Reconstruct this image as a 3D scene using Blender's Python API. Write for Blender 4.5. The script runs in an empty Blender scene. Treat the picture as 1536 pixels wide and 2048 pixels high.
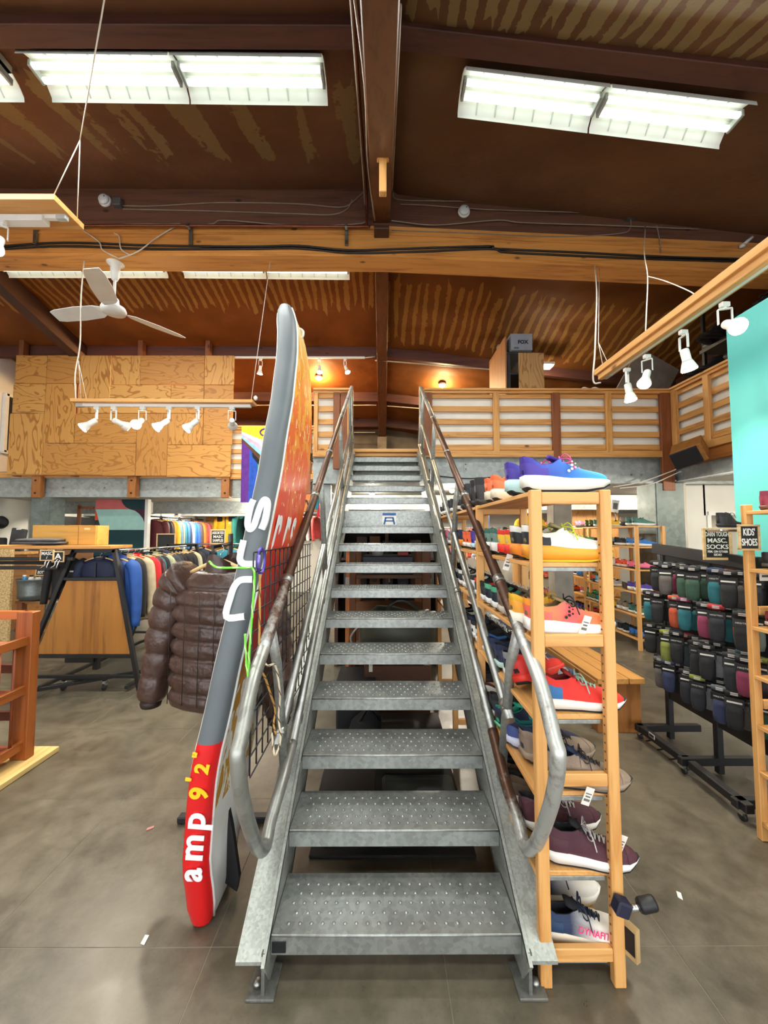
import bpy, bmesh, math, random
from mathutils import Vector, Matrix, noise
R = math.radians
S = bpy.context.scene
C = S.collection
rnd = random.Random(7)
# ---------------------------------------------------------------- camera, world, exposure
cd = bpy.data.cameras.new('camera'); cam = bpy.data.objects.new('camera', cd); C.objects.link(cam)
cam.location = (0, 0, 1.6258); cam.rotation_euler = (R(93.1), 0, -0.0032)
cd.sensor_fit = 'VERTICAL'; cd.sensor_height = 36.0; cd.lens = 765 / 2048 * 36.0
cd.clip_start = .05; cd.clip_end = 100
S.camera = cam
w = bpy.data.worlds.new('world'); S.world = w; w.use_nodes = True
w.node_tree.nodes['Background'].inputs[0].default_value = (.95, .97, 1, 1)
w.node_tree.nodes['Background'].inputs[1].default_value = 2.4
S.view_settings.view_transform = 'Standard'; S.view_settings.look = 'None'
S.view_settings.gamma = 1; S.view_settings.use_curve_mapping = False
S.view_settings.exposure = 0.62
cy = S.cycles; cy.max_bounces = 5; cy.diffuse_bounces = 3; cy.glossy_bounces = 2; cy.transmission_bounces = 1; cy.caustics_reflective = False; cy.caustics_refractive = False
cy.use_adaptive_sampling = True; cy.adaptive_threshold = .07; cy.adaptive_min_samples = 12; cy.sample_clamp_indirect = 6
TUBE = 1.7           # glow of a fluorescent tube
FLUO = 46.0          # watts thrown down by one trough fixture
SPOT = 60.0          # watts of a track spotlight
# ---------------------------------------------------------------- materials
def lin(h):
    h = h.lstrip('#'); v = [int(h[i:i+2], 16) / 255 for i in (0, 2, 4)]
    return tuple((x / 12.92 if x <= .04045 else ((x + .055) / 1.055) ** 2.4) for x in v)
MATS = {}
class N:
    def __init__(s, name):
        s.m = bpy.data.materials.new(name); s.m.use_nodes = True; s.t = s.m.node_tree
        s.b = s.t.nodes['Principled BSDF']; s.tc = s.n('ShaderNodeTexCoord')
    def n(s, k, **kw):
        x = s.t.nodes.new(k)
        for a, v in kw.items(): setattr(x, a, v)
        return x
    def l(s, a, b): s.t.links.new(a, b)
    def mapping(s, sc, rot=(0, 0, 0), co='Object'):
        m = s.n('ShaderNodeMapping'); m.inputs['Scale'].default_value = sc; m.inputs['Rotation'].default_value = rot
        s.l(s.tc.outputs[co], m.inputs[0]); return m.outputs[0]
    def noise(s, v, sc, det=4, rough=.55, dist=0):
        x = s.n('ShaderNodeTexNoise'); x.inputs['Scale'].default_value = sc; x.inputs['Detail'].default_value = det
        x.inputs['Roughness'].default_value = rough; x.inputs['Distortion'].default_value = dist
        s.l(v, x.inputs['Vector']); return x.outputs['Fac']
    def ramp(s, f, stops):
        r = s.n('ShaderNodeValToRGB'); e = r.color_ramp.elements
        while len(e) > 1: e.remove(e[-1])
        e[0].position, e[0].color = stops[0][0], (*stops[0][1], 1)
        for p, c in stops[1:]:
            q = e.new(p); q.color = (*c, 1)
        s.l(f, r.inputs[0]); return r.outputs[0]
    def mix(s, f, a, b, mode='MIX'):
        x = s.n('ShaderNodeMix', data_type='RGBA', blend_type=mode)
        if isinstance(f, (int, float)): x.inputs[0].default_value = f
        else: s.l(f, x.inputs[0])
        for i, v in ((6, a), (7, b)):
            if isinstance(v, tuple): x.inputs[i].default_value = (*v, 1)
            else: s.l(v, x.inputs[i])
        return x.outputs[2]
    def math(s, op, a, b=0.):
        x = s.n('ShaderNodeMath', operation=op)
        for i, v in ((0, a), (1, b)):
            if isinstance(v, (int, float)): x.inputs[i].default_value = v
            else: s.l(v, x.inputs[i])
        return x.outputs[0]
    def xyz(s, co='Object'):
        x = s.n('ShaderNodeSeparateXYZ'); s.l(s.tc.outputs[co], x.inputs[0]); return x.outputs
    def bump(s, h, st, dist=.01):
        x = s.n('ShaderNodeBump'); x.inputs['Strength'].default_value = st; x.inputs['Distance'].default_value = dist
        s.l(h, x.inputs['Height']); s.l(x.outputs[0], s.b.inputs['Normal'])
    def out(s, col, rough=.6, metal=0, spec=None):
        if isinstance(col, tuple): s.b.inputs['Base Color'].default_value = (*col, 1)
        else: s.l(col, s.b.inputs['Base Color'])
        if isinstance(rough, (int, float)): s.b.inputs['Roughness'].default_value = rough
        else: s.l(rough, s.b.inputs['Roughness'])
        s.b.inputs['Metallic'].default_value = metal
        if spec is not None: s.b.inputs['Specular IOR Level'].default_value = spec
        return s.m
def sc3(c, k): return tuple(min(1, max(0, x * k)) for x in c)
def mat(col, rough=.6, metal=0., var=.12, scale=9., bump=0., bscale=60.):
    key = ('p', col, rough, metal, var, scale, bump, bscale)
    if key in MATS: return MATS[key]
    g = N('plain_' + col.lstrip('#')); c = lin(col); v = g.mapping((1, 1, 1))
    f = g.noise(v, scale, 1)
    m = g.out(g.ramp(f, [(.3, sc3(c, 1 - var)), (.7, sc3(c, 1 + var))]), rough, metal)
    if bump: g.bump(g.noise(v, bscale, 1), bump, .004)
    MATS[key] = m; return m
def fabric(col, rough=.85): return mat(col, rough, 0, .16, 14, .35, 220)
def wood(light, dark, axis='z', scale=1., rough=.55, knots=True):
    key = ('w', light, dark, axis, scale, rough, knots)
    if key in MATS: return MATS[key]
    g = N('wood'); sc = [14 * scale] * 3; sc['xyz'.index(axis)] = .9 * scale
    v = g.mapping(tuple(sc)); n1 = g.noise(v, 1.6, 4, .6, .6)
    col = g.ramp(n1, [(.28, lin(dark)), (.5, sc3(lin(light), .93)), (.72, lin(light))])
    if knots:
        sk = [4.2] * 3; sk['xyz'.index(axis)] = 2.1
        vo = g.n('ShaderNodeTexVoronoi'); vo.inputs['Scale'].default_value = 1.; g.l(g.mapping(tuple(sk)), vo.inputs['Vector'])
        k = g.ramp(vo.outputs['Distance'], [(.05, (1, 1, 1)), (.1, (0, 0, 0))])
        col = g.mix(k, col, sc3(lin(dark), .45))
    m = g.out(col, rough); g.bump(n1, .15, .003); MATS[key] = m; return m
def plywood(light, dark, axis='x', seed=0., rough=.55):
    key = ('ply', light, dark, axis, seed)
    if key in MATS: return MATS[key]
    g = N('plywood'); sc = {'x': (.55, 1.7, 1.7), 'z': (1.7, 1.7, .55), 'y': (1.7, .55, 1.7)}[axis]
    mp = g.n('ShaderNodeMapping'); mp.inputs['Scale'].default_value = sc; mp.inputs['Location'].default_value = (seed * 3.1, seed * 1.7, seed * 2.3)
    g.l(g.tc.outputs['Object'], mp.inputs[0])
    n1 = g.noise(mp.outputs[0], 1.5, 3, .5, .4)
    s_ = g.math('SINE', g.math('MULTIPLY', n1, 78.))
    ring = g.ramp(s_, [(.0, lin(light)), (.62, lin(light)), (.93, lin(dark))])
    fs = [60, 60, 60]; fs['xyz'.index(axis)] = 2
    f2 = g.noise(g.mapping(tuple(fs)), 1, 2)
    col = g.mix(g.math('MULTIPLY', f2, .35), ring, sc3(lin(dark), 1.1))
    m = g.out(col, rough); MATS[key] = m; return m
def emit(col, st):
    key = ('e', col, st)
    if key in MATS: return MATS[key]
    g = N('lamp_glow'); c = lin(col)
    f = g.noise(g.mapping((1, 1, 1)), 3, 1)
    g.l(g.ramp(f, [(.2, sc3(c, .97)), (.8, c)]), g.b.inputs['Emission Color'])
    g.b.inputs['Emission Strength'].default_value = st; g.b.inputs['Base Color'].default_value = (*c, 1)
    MATS[key] = g.m; return g.m
def galv(tone='#a2a5a0', rough=.42, metal=.55, scale=1.):
    key = ('g', tone, rough, metal, scale)
    if key in MATS: return MATS[key]
    g = N('galvanised_steel'); c = lin(tone); v = g.mapping((1, 1, 1))
    vo = g.n('ShaderNodeTexVoronoi'); vo.inputs['Scale'].default_value = 70 * scale; g.l(v, vo.inputs['Vector'])
    bw = g.n('ShaderNodeRGBToBW'); g.l(vo.outputs['Color'], bw.inputs[0])
    a = g.ramp(bw.outputs[0], [(.2, sc3(c, .72)), (.8, sc3(c, 1.2))])
    n1 = g.noise(v, 5, 5, .65); b = g.ramp(n1, [(.3, sc3(c, .6)), (.65, sc3(c, 1.15))])
    col = g.mix(.5, a, b)
    rg = g.math('ADD', g.math('MULTIPLY', n1, .3), rough - .15)
    m = g.out(col, rg, metal); MATS[key] = m; return m
# ---------------------------------------------------------------- mesh building
class B:
    """collects shapes of ONE part"""
    def __init__(s): s.v = []; s.f = []; s.sm = []
    def add(s, vs, fs, smooth=False):
        o = len(s.v); s.v += [tuple(v) for v in vs]; s.f += [tuple(i + o for i in f) for f in fs]; s.sm += [smooth] * len(fs); return s
    def box(s, c, d, rot=None, bev=0.):
        x, y, z = (k / 2 for k in d)
        if bev > 0:
            b = min(bev, x * .9, y * .9, z * .9); vs = []; fs = []
            for sx in (-1, 1):
                for sy in (-1, 1):
                    for sz in (-1, 1):
                        vs += [(sx * x, sy * (y - b), sz * (z - b)), (sx * (x - b), sy * y, sz * (z - b)), (sx * (x - b), sy * (y - b), sz * z)]
            def i(sx, sy, sz, k): return ((sx * 2 + sy) * 2 + sz) * 3 + k
            fs += [(i(0,0,0,0), i(0,0,1,0), i(0,1,1,0), i(0,1,0,0)), (i(1,0,0,0), i(1,1,0,0), i(1,1,1,0), i(1,0,1,0)),
                   (i(0,0,0,1), i(1,0,0,1), i(1,0,1,1), i(0,0,1,1)), (i(0,1,0,1), i(0,1,1,1), i(1,1,1,1), i(1,1,0,1)),
                   (i(0,0,0,2), i(0,1,0,2), i(1,1,0,2), i(1,0,0,2)), (i(0,0,1,2), i(1,0,1,2), i(1,1,1,2), i(0,1,1,2))]
            for a in (0, 1):
                for b2 in (0, 1):
                    fs += [(i(a,b2,0,0), i(a,b2,1,0), i(a,b2,1,1), i(a,b2,0,1))]
                    fs += [(i(a,0,b2,0), i(a,1,b2,0), i(a,1,b2,2), i(a,0,b2,2))]
                    fs += [(i(0,a,b2,1), i(1,a,b2,1), i(1,a,b2,2), i(0,a,b2,2))]
            for a in (0, 1):
                for b2 in (0, 1):
                    for c2 in (0, 1): fs += [(i(a,b2,c2,0), i(a,b2,c2,1), i(a,b2,c2,2))]
        else:
            vs = [(a * x, b * y, e * z) for a in (-1, 1) for b in (-1, 1) for e in (-1, 1)]
            fs = [(0,1,3,2), (4,6,7,5), (0,4,5,1), (2,3,7,6), (0,2,6,4), (1,5,7,3)]
        m = Matrix.Translation(c) @ (rot.to_4x4() if rot is not None else Matrix())
        return s.add([m @ Vector(v) for v in vs], fs)
    def bar(s, a, b, w, h, up=(0, 0, 1), bev=0.):
        """rectangular bar from a to b; w across, h along up"""
        a, b = Vector(a), Vector(b); d = b - a; L = d.length; d.normalize(); u = Vector(up)
        sd = d.cross(u)
        if sd.length < 1e-4: sd = d.cross(Vector((1, 0, 0)))
        sd.normalize(); u = sd.cross(d)
        m = Matrix((d, sd, u)).transposed()
        return s.box((a + b) / 2, (L, w, h), m, bev)
    def tube(s, pts, r, n=10, cap=True, closed=False):
        P = [Vector(p) for p in pts]; k = len(P); rs = r if isinstance(r, (list, tuple)) else [r] * k
        vs = []; fs = []; prev = None
        for i, p in enumerate(P):
            if closed: d = P[(i + 1) % k] - P[i - 1]
            else: d = P[min(i + 1, k - 1)] - P[max(i - 1, 0)]
            d.normalize()
            if prev is None:
                a = d.cross(Vector((0, 0, 1)))
                if a.length < 1e-3: a = d.cross(Vector((1, 0, 0)))
            else: a = prev - d * prev.dot(d)
            a.normalize(); prev = a; b = d.cross(a)
            vs += [p + (a * math.cos(2 * math.pi * j / n) + b * math.sin(2 * math.pi * j / n)) * rs[i] for j in range(n)]
        for i in range(k if closed else k - 1):
            i2 = (i + 1) % k
            fs += [(i * n + j, i * n + (j + 1) % n, i2 * n + (j + 1) % n, i2 * n + j) for j in range(n)]
        s.add(vs, fs, True)
        if cap and not closed: s.add(vs[:n], [tuple(range(n))[::-1]]); s.add(vs[-n:], [tuple(range(n))])
        return s
    def lathe(s, prof, c=(0, 0, 0), n=20, mtx=None):
        """prof: (radius, z)"""
        vs = [(r * math.cos(2 * math.pi * j / n), r * math.sin(2 * math.pi * j / n), z) for r, z in prof for j in range(n)]
        m = Matrix.Translation(c) @ (mtx if mtx is not None else Matrix())
        fs = [(i * n + j, i * n + (j + 1) % n, (i + 1) * n + (j + 1) % n, (i + 1) * n + j) for i in range(len(prof) - 1) for j in range(n)]
        fs += [tuple(range(n))[::-1], tuple(range((len(prof) - 1) * n, len(prof) * n))]
        return s.add([m @ Vector(v) for v in vs], fs, True)
    def prism(s, poly, a, b, mtx=None):
        """polygon in local xy extruded from z=a to z=b"""
        n = len(poly); m = mtx if mtx is not None else Matrix()
        vs = [m @ Vector((x, y, a)) for x, y in poly] + [m @ Vector((x, y, b)) for x, y in poly]
        fs = [tuple(range(n))[::-1], tuple(range(n, 2 * n))] + [(j, (j + 1) % n, n + (j + 1) % n, n + j) for j in range(n)]
        return s.add(vs, fs)
    def loft(s, rings, closed=True, caps=True, smooth=True):
        n = len(rings[0]); vs = [v for r in rings for v in r]; fs = []
        for i in range(len(rings) - 1):
            for j in range(n if closed else n - 1):
                fs.append((i * n + j, i * n + (j + 1) % n, (i + 1) * n + (j + 1) % n, (i + 1) * n + j))
        s.add(vs, fs, smooth)
        if caps: s.add(rings[0], [tuple(range(n))[::-1]], smooth); s.add(rings[-1], [tuple(range(n))], smooth)
        return s
    def grid(s, fn, nu, nv, smooth=True):
        vs = [fn(i / nu, j / nv) for i in range(nu + 1) for j in range(nv + 1)]
        fs = [(i * (nv + 1) + j, (i + 1) * (nv + 1) + j, (i + 1) * (nv + 1) + j + 1, i * (nv + 1) + j + 1) for i in range(nu) for j in range(nv)]
        return s.add(vs, fs, smooth)
    def mesh(s, name, m=None, fix=True):
        me = bpy.data.meshes.new(name); me.from_pydata(s.v, [], s.f)
        me.polygons.foreach_set('use_smooth', s.sm)
        if fix:
            bm = bmesh.new(); bm.from_mesh(me); bmesh.ops.remove_doubles(bm, verts=bm.verts, dist=1e-5)
            bmesh.ops.recalc_face_normals(bm, faces=bm.faces); bm.to_mesh(me); bm.free()
        if m: me.materials.append(m)
        return me
    def obj(s, name, m, parent=None, loc=None, label=None, kind=None, fix=True):
        o = bpy.data.objects.new(name, s.mesh(name, m, fix)); C.objects.link(o)
        if parent is not None:
            o.parent = parent
            if parent.get('_w') is not None: o.matrix_parent_inverse = Matrix.Translation(-Vector(parent.location))
        if loc is not None: o.location = loc
        if label: o['label'] = label
        if kind: o['kind'] = kind
        return o
def tag(o, label, cat, group=None):
    o['label'] = label; o['category'] = cat
    if group: o['group'] = group
    return o
def thing(name, label, cat, loc=(0, 0, 0), group=None, world=True, rotz=0.):
    """Empty at the base of a thing; world=True: parts are built in world coordinates"""
    o = bpy.data.objects.new(name, None); C.objects.link(o); o.location = loc; o.empty_display_size = .1
    o.rotation_euler = (0, 0, rotz)
    if world: o['_w'] = 1
    return tag(o, label, cat, group)
def struct(name, loc=(0, 0, 0)):
    o = bpy.data.objects.new(name, None); C.objects.link(o); o.location = loc; o['_w'] = 1; o['kind'] = 'structure'; return o
def part(me, name, parent, m=None, loc=(0, 0, 0), rot=(0, 0, 0), scale=(1, 1, 1), label=None):
    """a mesh shared between alike pieces, own material on the object"""
    o = bpy.data.objects.new(name, me); C.objects.link(o); o.parent = parent
    o.location = loc; o.rotation_euler = rot; o.scale = scale
    if parent is not None and parent.get('_w') is not None: o.matrix_parent_inverse = Matrix.Translation(-Vector(parent.location))
    if m is not None:
        if not me.materials: me.materials.append(m)
        o.material_slots[0].link = 'OBJECT'; o.material_slots[0].material = m
    if label: o['label'] = label
    return o
def text(body, size, m, mtx, parent, name='lettering', ext=.0015, align='CENTER', sx=1., bold=0.):
    cu = bpy.data.curves.new(name, 'FONT'); cu.body = body; cu.size = size; cu.extrude = ext; cu.align_x = align; cu.align_y = 'CENTER'
    cu.offset = bold; cu.space_line = .85; cu.resolution_u = 4
    tmp = bpy.data.objects.new(name, cu); me = bpy.data.meshes.new_from_object(tmp); bpy.data.objects.remove(tmp); bpy.data.curves.remove(cu)
    me.materials.clear(); me.materials.append(m); me.name = name
    o = bpy.data.objects.new(name, me); C.objects.link(o)
    o.parent = parent
    if parent.get('_w') is not None: mtx = Matrix.Translation(-Vector(parent.location)) @ mtx
    o.matrix_local = mtx @ Matrix.Diagonal((sx, 1, 1, 1)); return o
def face_mtx(pos, right, up):
    r = Vector(right).normalized(); u = Vector(up).normalized(); n = r.cross(u)
    m = Matrix((r, u, n)).transposed().to_4x4(); m.translation = Vector(pos); return m
def spline(pts, n=6):
    P = [Vector(p) for p in pts]; P = [P[0] * 2 - P[1]] + P + [P[-1] * 2 - P[-2]]; out = []
    for i in range(1, len(P) - 2):
        for k in range(n):
            t = k / n; a, b, c, d = P[i - 1:i + 3]
            out.append(.5 * ((2 * b) + (c - a) * t + (2 * a - 5 * b + 4 * c - d) * t * t + (3 * b - a - 3 * c + d) * t ** 3))
    return out + [P[-2]]
ORD = 'first second third fourth fifth sixth seventh eighth ninth tenth eleventh twelfth thirteenth fourteenth fifteenth sixteenth seventeenth eighteenth nineteenth twentieth'.split() + ['twenty-' + x for x in 'first second third fourth fifth sixth seventh eighth ninth'.split()] + ['thirtieth'] + ['thirty-' + x for x in 'first second third fourth fifth sixth seventh eighth ninth'.split()] + ['fortieth']
# frequently used materials
PINE_X = wood('#dfa763', '#bd813f', 'x'); PINE_Y = wood('#dfa763', '#bd813f', 'y'); PINE_Z = wood('#dfa763', '#bd813f', 'z')
FIR_X = wood('#d89f5a', '#a86e30', 'x'); FIR_Y = wood('#d89f5a', '#a86e30', 'y'); FIR_Z = wood('#dca25c', '#ad7434', 'z')
RUSTW = wood('#8a5230', '#6a3a1f', 'z')
BLACK = mat('#17171a', .5); BLACKM = mat('#232427', .45, .3); WHITE = mat('#e9e9e4', .5, 0, .03); OFFWHITE = mat('#dcd9cf', .7, 0, .04)
CHROME = mat('#c9ccce', .22, .95, .05); DARKGREY = mat('#3b3d40', .6)
GALV = galv(); STEEL = galv('#9a9c96', .36, .85, .4)
CARDW = mat('#ece9df', .6, 0, .03); CHALK = mat('#e8e6df', .8, 0, .03); SLATE = mat('#1c1d1e', .75); FRAMEW = wood('#d9b988', '#b88f58', 'x', 2., knots=False)
HANGW = mat('#d8b27a', .5)
# ================================================================ SETTING
# ---- floor
def concrete():
    g = N('concrete'); ge = g.n('ShaderNodeNewGeometry'); p = ge.outputs['Position']
    n1 = g.noise(p, .9, 6, .62, .5); n2 = g.noise(p, 6, 6, .7, .2); n3 = g.noise(p, 60, 2, .5)
    a = g.ramp(n1, [(.32, lin('#453f34')), (.5, lin('#645d4e')), (.68, lin('#7e7562'))])
    b = g.ramp(n2, [(.34, lin('#3a352b')), (.6, lin('#6f6757')), (.75, lin('#857c6a'))])
    col = g.mix(.45, a, b); col = g.mix(g.math('MULTIPLY', g.math('GREATER_THAN', n3, .68), .25), col, lin('#3c382f'))
    g.bump(n2, .12, .004)
    return g.out(col, g.math('ADD', g.math('MULTIPLY', n2, .38), .16), 0, .55)
CONC = concrete()
floor = struct('floor')
B().box((0, 3.9, -.0615), (17, 15, .12)).obj('joint_bed', mat('#8a8270', .8), floor)
sl = B().box((0, 0, -.02), (.9075, .8375, .04), None, .0008).mesh('concrete_slab', CONC)
for i in range(-9, 10):
    for j in range(-5, 13):
        part(sl, 'concrete_slab', floor, None, (.235 + .455 + i * .91, 1.595 + .42 + j * .84, 0))
# ---- walls
PLASTER = mat('#dfddd4', .8, 0, .04, 3); CWALL = mat('#6b655b', .85, 0, .25, 3, .3, 20)
wl = struct('wall_left'); B().box((-7.75, 4, 3), (.2, 15, 6)).obj('wall_panel', PLASTER, wl)
wr = struct('wall_right'); B().box((7.95, 4, 3), (.2, 15, 6)).obj('wall_panel', PLASTER, wr)
wb = struct('wall_back'); B().box((0, 10.75, 1.4), (16, .2, 2.8)).obj('wall_panel', PLASTER, wb)
B().box((0, 10.55, 3.9), (16, .25, 2.1)).obj('concrete_upstand', CWALL, wb)
B().box((-.02, 10.3, 3.6), (.24, .3, 1.2)).obj('pilaster', mat('#8a8172', .85, 0, .2, 6), wb)
# window high in the white wall on the left
win = struct('window_1')
for k in (0, 1):
    yy = 8.0 + k * .92
    fr = B()
    for dz, h in ((0, .07), (1.17, .07)): fr.box((-7.62, yy, 3.25 + dz), (.09, .8, h), None, .005)
    for dy in (-.38, .38): fr.box((-7.62, yy + dy, 3.84), (.09, .07, 1.2), None, .005)
    fr.obj('window_frame', WHITE, win)
    B().box((-7.63, yy, 3.84), (.02, .7, 1.1)).obj('pane', mat('#3a3d40', .15), win)
# ---- roof
def zn(x, y): return 5.63 - .34 * (4.2 - y) - (.05 + .115 * (x - .1) if x > .1 else 0)
def zf(x, y): return 4.52 + .27 * (10.4 - y) - (.02 + .115 * (x - .1) if x > .1 else 0)
def sheet_mat(base, base2, stain, freq, y0, y1, thr, amt, sgn=1.):
    g = N('insulation_paper'); ge = g.n('ShaderNodeNewGeometry'); P = ge.outputs['Position']
    sp = g.n('ShaderNodeSeparateXYZ'); g.l(P, sp.inputs[0]); X, Y = sp.outputs[0], sp.outputs[1]
    n1 = g.noise(P, 1.1, 4); col = g.ramp(n1, [(.3, lin(base2)), (.7, lin(base))])
    mp = g.n('ShaderNodeMapping'); mp.inputs['Scale'].default_value = (1, .14, .2); g.l(P, mp.inputs[0])
    wob = g.noise(mp.outputs[0], 4., 3); fine = g.noise(P, 13., 5, .7, .3)
    ph = g.math('ADD', g.math('MULTIPLY', X, freq), g.math('MULTIPLY', wob, 9.))
    s = g.math('SINE', ph); s = g.math('ADD', s, g.math('MULTIPLY', g.math('SUBTRACT', fine, .5), 2.6))
    band = g.math('GREATER_THAN', s, thr)
    mp2 = g.n('ShaderNodeMapping'); mp2.inputs['Scale'].default_value = (1, 0, 0); g.l(P, mp2.inputs[0])
    edge = g.math('MULTIPLY', g.math('SUBTRACT', g.noise(mp2.outputs[0], 5.5, 2), .5), .9)
    yy = g.math('ADD', Y, edge)
    m = g.math('MULTIPLY', band, g.math('MULTIPLY', g.math('GREATER_THAN', yy, y0), g.math('LESS_THAN', yy, y1)))
    soft = g.math('MULTIPLY', m, amt)
    col = g.mix(soft, col, lin(stain))
    g.bump(g.noise(P, 7, 4), .25, .03)
    return g.out(col, .68, 0, .35)
def sheet(name, x0, x1, y0, y1, zfun, m, purl, nx, ny, wr_):
    def fn(u, v):
        x = x0 + (x1 - x0) * u; y = y0 + (y1 - y0) * v; z = zfun(x, y)
        near = min([abs(y - p) for p in purl] + [.6])
        z -= .05 * math.sin(min(near / .6, 1) * math.pi / 2)
        z += wr_ * (noise.noise(Vector((x * .9, y * 3.2, 2.3))) + .5 * noise.noise(Vector((x * 2.6, y * 7, 5.1))))
        return (x, y, z)
    return B().grid(fn, nx, ny).obj(name, m, ceil, fix=False)
ceil = struct('ceiling')
PN = [2.36, .7, -.9]; PF = [6.35, 7.45, 8.9, 10.0]
sheet('insulation_sheet', -7.8, 0, -2.6, 4.25, zn, sheet_mat('#7c5640', '#64402b', '#8a7650', 13., 2.75, 3.68, .45, .75), PN, 90, 60, .012)
sheet('insulation_sheet', 0, 7.8, -2.6, 4.25, zn, sheet_mat('#7a5840', '#634330', '#96875f', 52., -3, 2.28, -.3, .75), PN, 90, 60, .012)
sheet('insulation_sheet', -7.8, 0, 4.4, 10.6, zf, sheet_mat('#8a4c18', '#6b370f', '#b08040', 46., 4., 6.5, .2, .7), PF, 110, 110, .02)
sheet('insulation_sheet', 0, 7.8, 4.4, 10.6, zf, sheet_mat('#7d4a1c', '#5e3613', '#a87e3c', 38., 5.9, 7.2, .3, .6), PF, 110, 110, .035)
PLUM = wood('#6f4a3a', '#4c3026', 'x', .7, .6); PLUMY = wood('#6a3d22', '#4a2815', 'y', .7, .5); DARKY = wood('#4a2a1c', '#331b11', 'y', .7, .6)
GLU = wood('#dc9a50', '#a86a34', 'x', .8, .5)
# ridge beam: orange glulam below, darker timber above, sloping slightly down on the right
def ridge(x0, x1, s):
    z = lambda x: -s * max(0, x)
    b = B()
    for za, zb, mt, nm, y0, y1 in ((4.76, 5.12, GLU, 'ridge_beam', 4.18, 4.44), (5.12, 5.74, PLUM, 'ridge_timber', 4.21, 4.41)):
        vs = []
        for x in (x0, x1):
            for y in (y0, y1):
                for zz in (za, zb): vs.append((x, y, zz + z(x)))
        B().add(vs, [(0,1,3,2), (4,6,7,5), (0,4,5,1), (2,3,7,6), (0,2,6,4), (1,5,7,3)]).obj(nm, mt, ceil)
    for za, hh, yy in ((4.80, .012, 4.176), (5.02, .02, 4.172)):
        B().bar((x0, yy, za + z(x0)), (x1, yy, za + z(x1)), .012, hh).obj('lamination', GLU, ceil)
ridge(-7.8, 0, 0); ridge(0, 7.8, .045)
# rafters
for x in (-5.95, -.015, 5.9):
    m1 = PLUMY if x == -.015 else DARKY
    d = 0 if x < 1 else -.55
    b = B().bar((x, -2.6, 5.42 - .37 * 6.8 + d), (x, 4.2, 5.42 + d), .2, .46, (0, 0, 1), .008); b.obj('rafter', m1, ceil)
    b = B().bar((x, 4.42, 4.33 + .27 * 5.98 + d), (x, 10.4, 4.33 + d), .2, .34, (0, 0, 1), .008); b.obj('rafter', m1, ceil)
B().box((-.015, 4.12, 5.0), (.17, .16, .05), None, .008).obj('rafter_cap', DARKY, ceil)
B().box((-.0, 3.05, 4.6), (.06, .06, .3), None, .006).obj('wood_block', PINE_Z, ceil)
B().box((-.0, 3.02, 4.77), (.1, .08, .07), None, .006).obj('wood_block', PINE_Z, ceil)
# purlins
PUR = wood('#5a3429', '#3e231b', 'x', .7, .6)
for y in PN:
    for xa, xb in ((-7.8, -.12), (.09, 7.8)):
        B().bar((xa, y, zn(xa, y) - .03), (xb, y, zn(xb, y) - .03), .13, .16, (0, 0, 1), .005).obj('purlin', PUR, ceil)
for y in PF[1:]:
    for xa, xb in ((-7.8, -6.05), (-5.85, -.12), (.09, 7.8)):
        B().bar((xa, y, zf(xa, y) - .1), (xb, y, zf(xb, y) - .1), .1, .22, (0, 0, 1), .005).obj('purlin', PUR, ceil)
# ---- mezzanine : deck, steel beams, columns
mz = struct('floor_mezzanine')
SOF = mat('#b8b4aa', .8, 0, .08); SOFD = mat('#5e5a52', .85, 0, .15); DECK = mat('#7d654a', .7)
B().box((3.3, 8.15, 2.845), (9.0, 4.9, .05)).obj('deck', DECK, mz); B().box((-4.5, 9.05, 2.8), (6.8, 3.1, .05)).obj('deck', DECK, mz)
B().box((6.2, 2.2, 2.845), (3.4, 7.0, .05)).obj('deck', DECK, mz)
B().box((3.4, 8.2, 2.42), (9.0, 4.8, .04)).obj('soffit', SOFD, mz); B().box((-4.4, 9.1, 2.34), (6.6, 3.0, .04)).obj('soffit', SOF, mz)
B().box((6.2, 2.2, 2.42), (3.4, 6.9, .04)).obj('soffit', SOF, mz)
BEAM = galv('#a3aaa8', .5, .35, .25)
def ibeam(a, b, z0, z1, w_=.12, name='steel_beam'):
    a = Vector(a); b = Vector(b); h = z1 - z0; x = B()
    x.bar((a.x, a.y, (z0 + z1) / 2), (b.x, b.y, (z0 + z1) / 2), .02, h)
    for z in (z0 + .008, z1 - .008): x.bar((a.x, a.y, z), (b.x, b.y, z), w_, .016)
    return x.obj(name, BEAM, mz)
ibeam((-1.05, 5.74, 0), (7.9, 5.74, 0), 2.36, 2.76); ibeam((-7.7, 7.42, 0), (-1.0, 7.42, 0), 2.31, 2.69)
ibeam((4.42, 5.7, 0), (4.42, -1, 0), 2.36, 2.72); ibeam((-1.0, 5.75, 0), (-1.0, 10.5, 0), 2.36, 2.74)
for y in (7.9, 9.3): ibeam((-.9, y, 0), (7.9, y, 0), 2.1, 2.4)
for y in (8.6, 9.8): ibeam((-7.7, y, 0), (-1.1, y, 0), 2.05, 2.32)
x0 = B()
for dx in (1.25, 2.85):
    B().box((dx, 5.725, 2.62), (.05, .012, .12), None, .002).obj('splice_plate', GALV, mz)
    for dz in (-.035, .035): B().lathe([(.013, 0), (.013, .012), (.006, .016)], (dx, 5.72, 2.62 + dz), 8, Matrix.Rotation(R(90), 4, 'X')).obj('bolt', STEEL, mz)
for dx in (-6.2, -5.4, -4.2, -3.4, 3.75, 3.9):
    B().lathe([(.013, 0), (.013, .012), (.006, .016)], (dx, 7.405 if dx < 0 else 5.725, 2.5), 8, Matrix.Rotation(R(90), 4, 'X')).obj('bolt', STEEL, mz)
B().box((3.4, 5.70, 2.81), (8.9, .06, .1), None, .004).obj('edge_board', FIR_X, mz)
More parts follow.
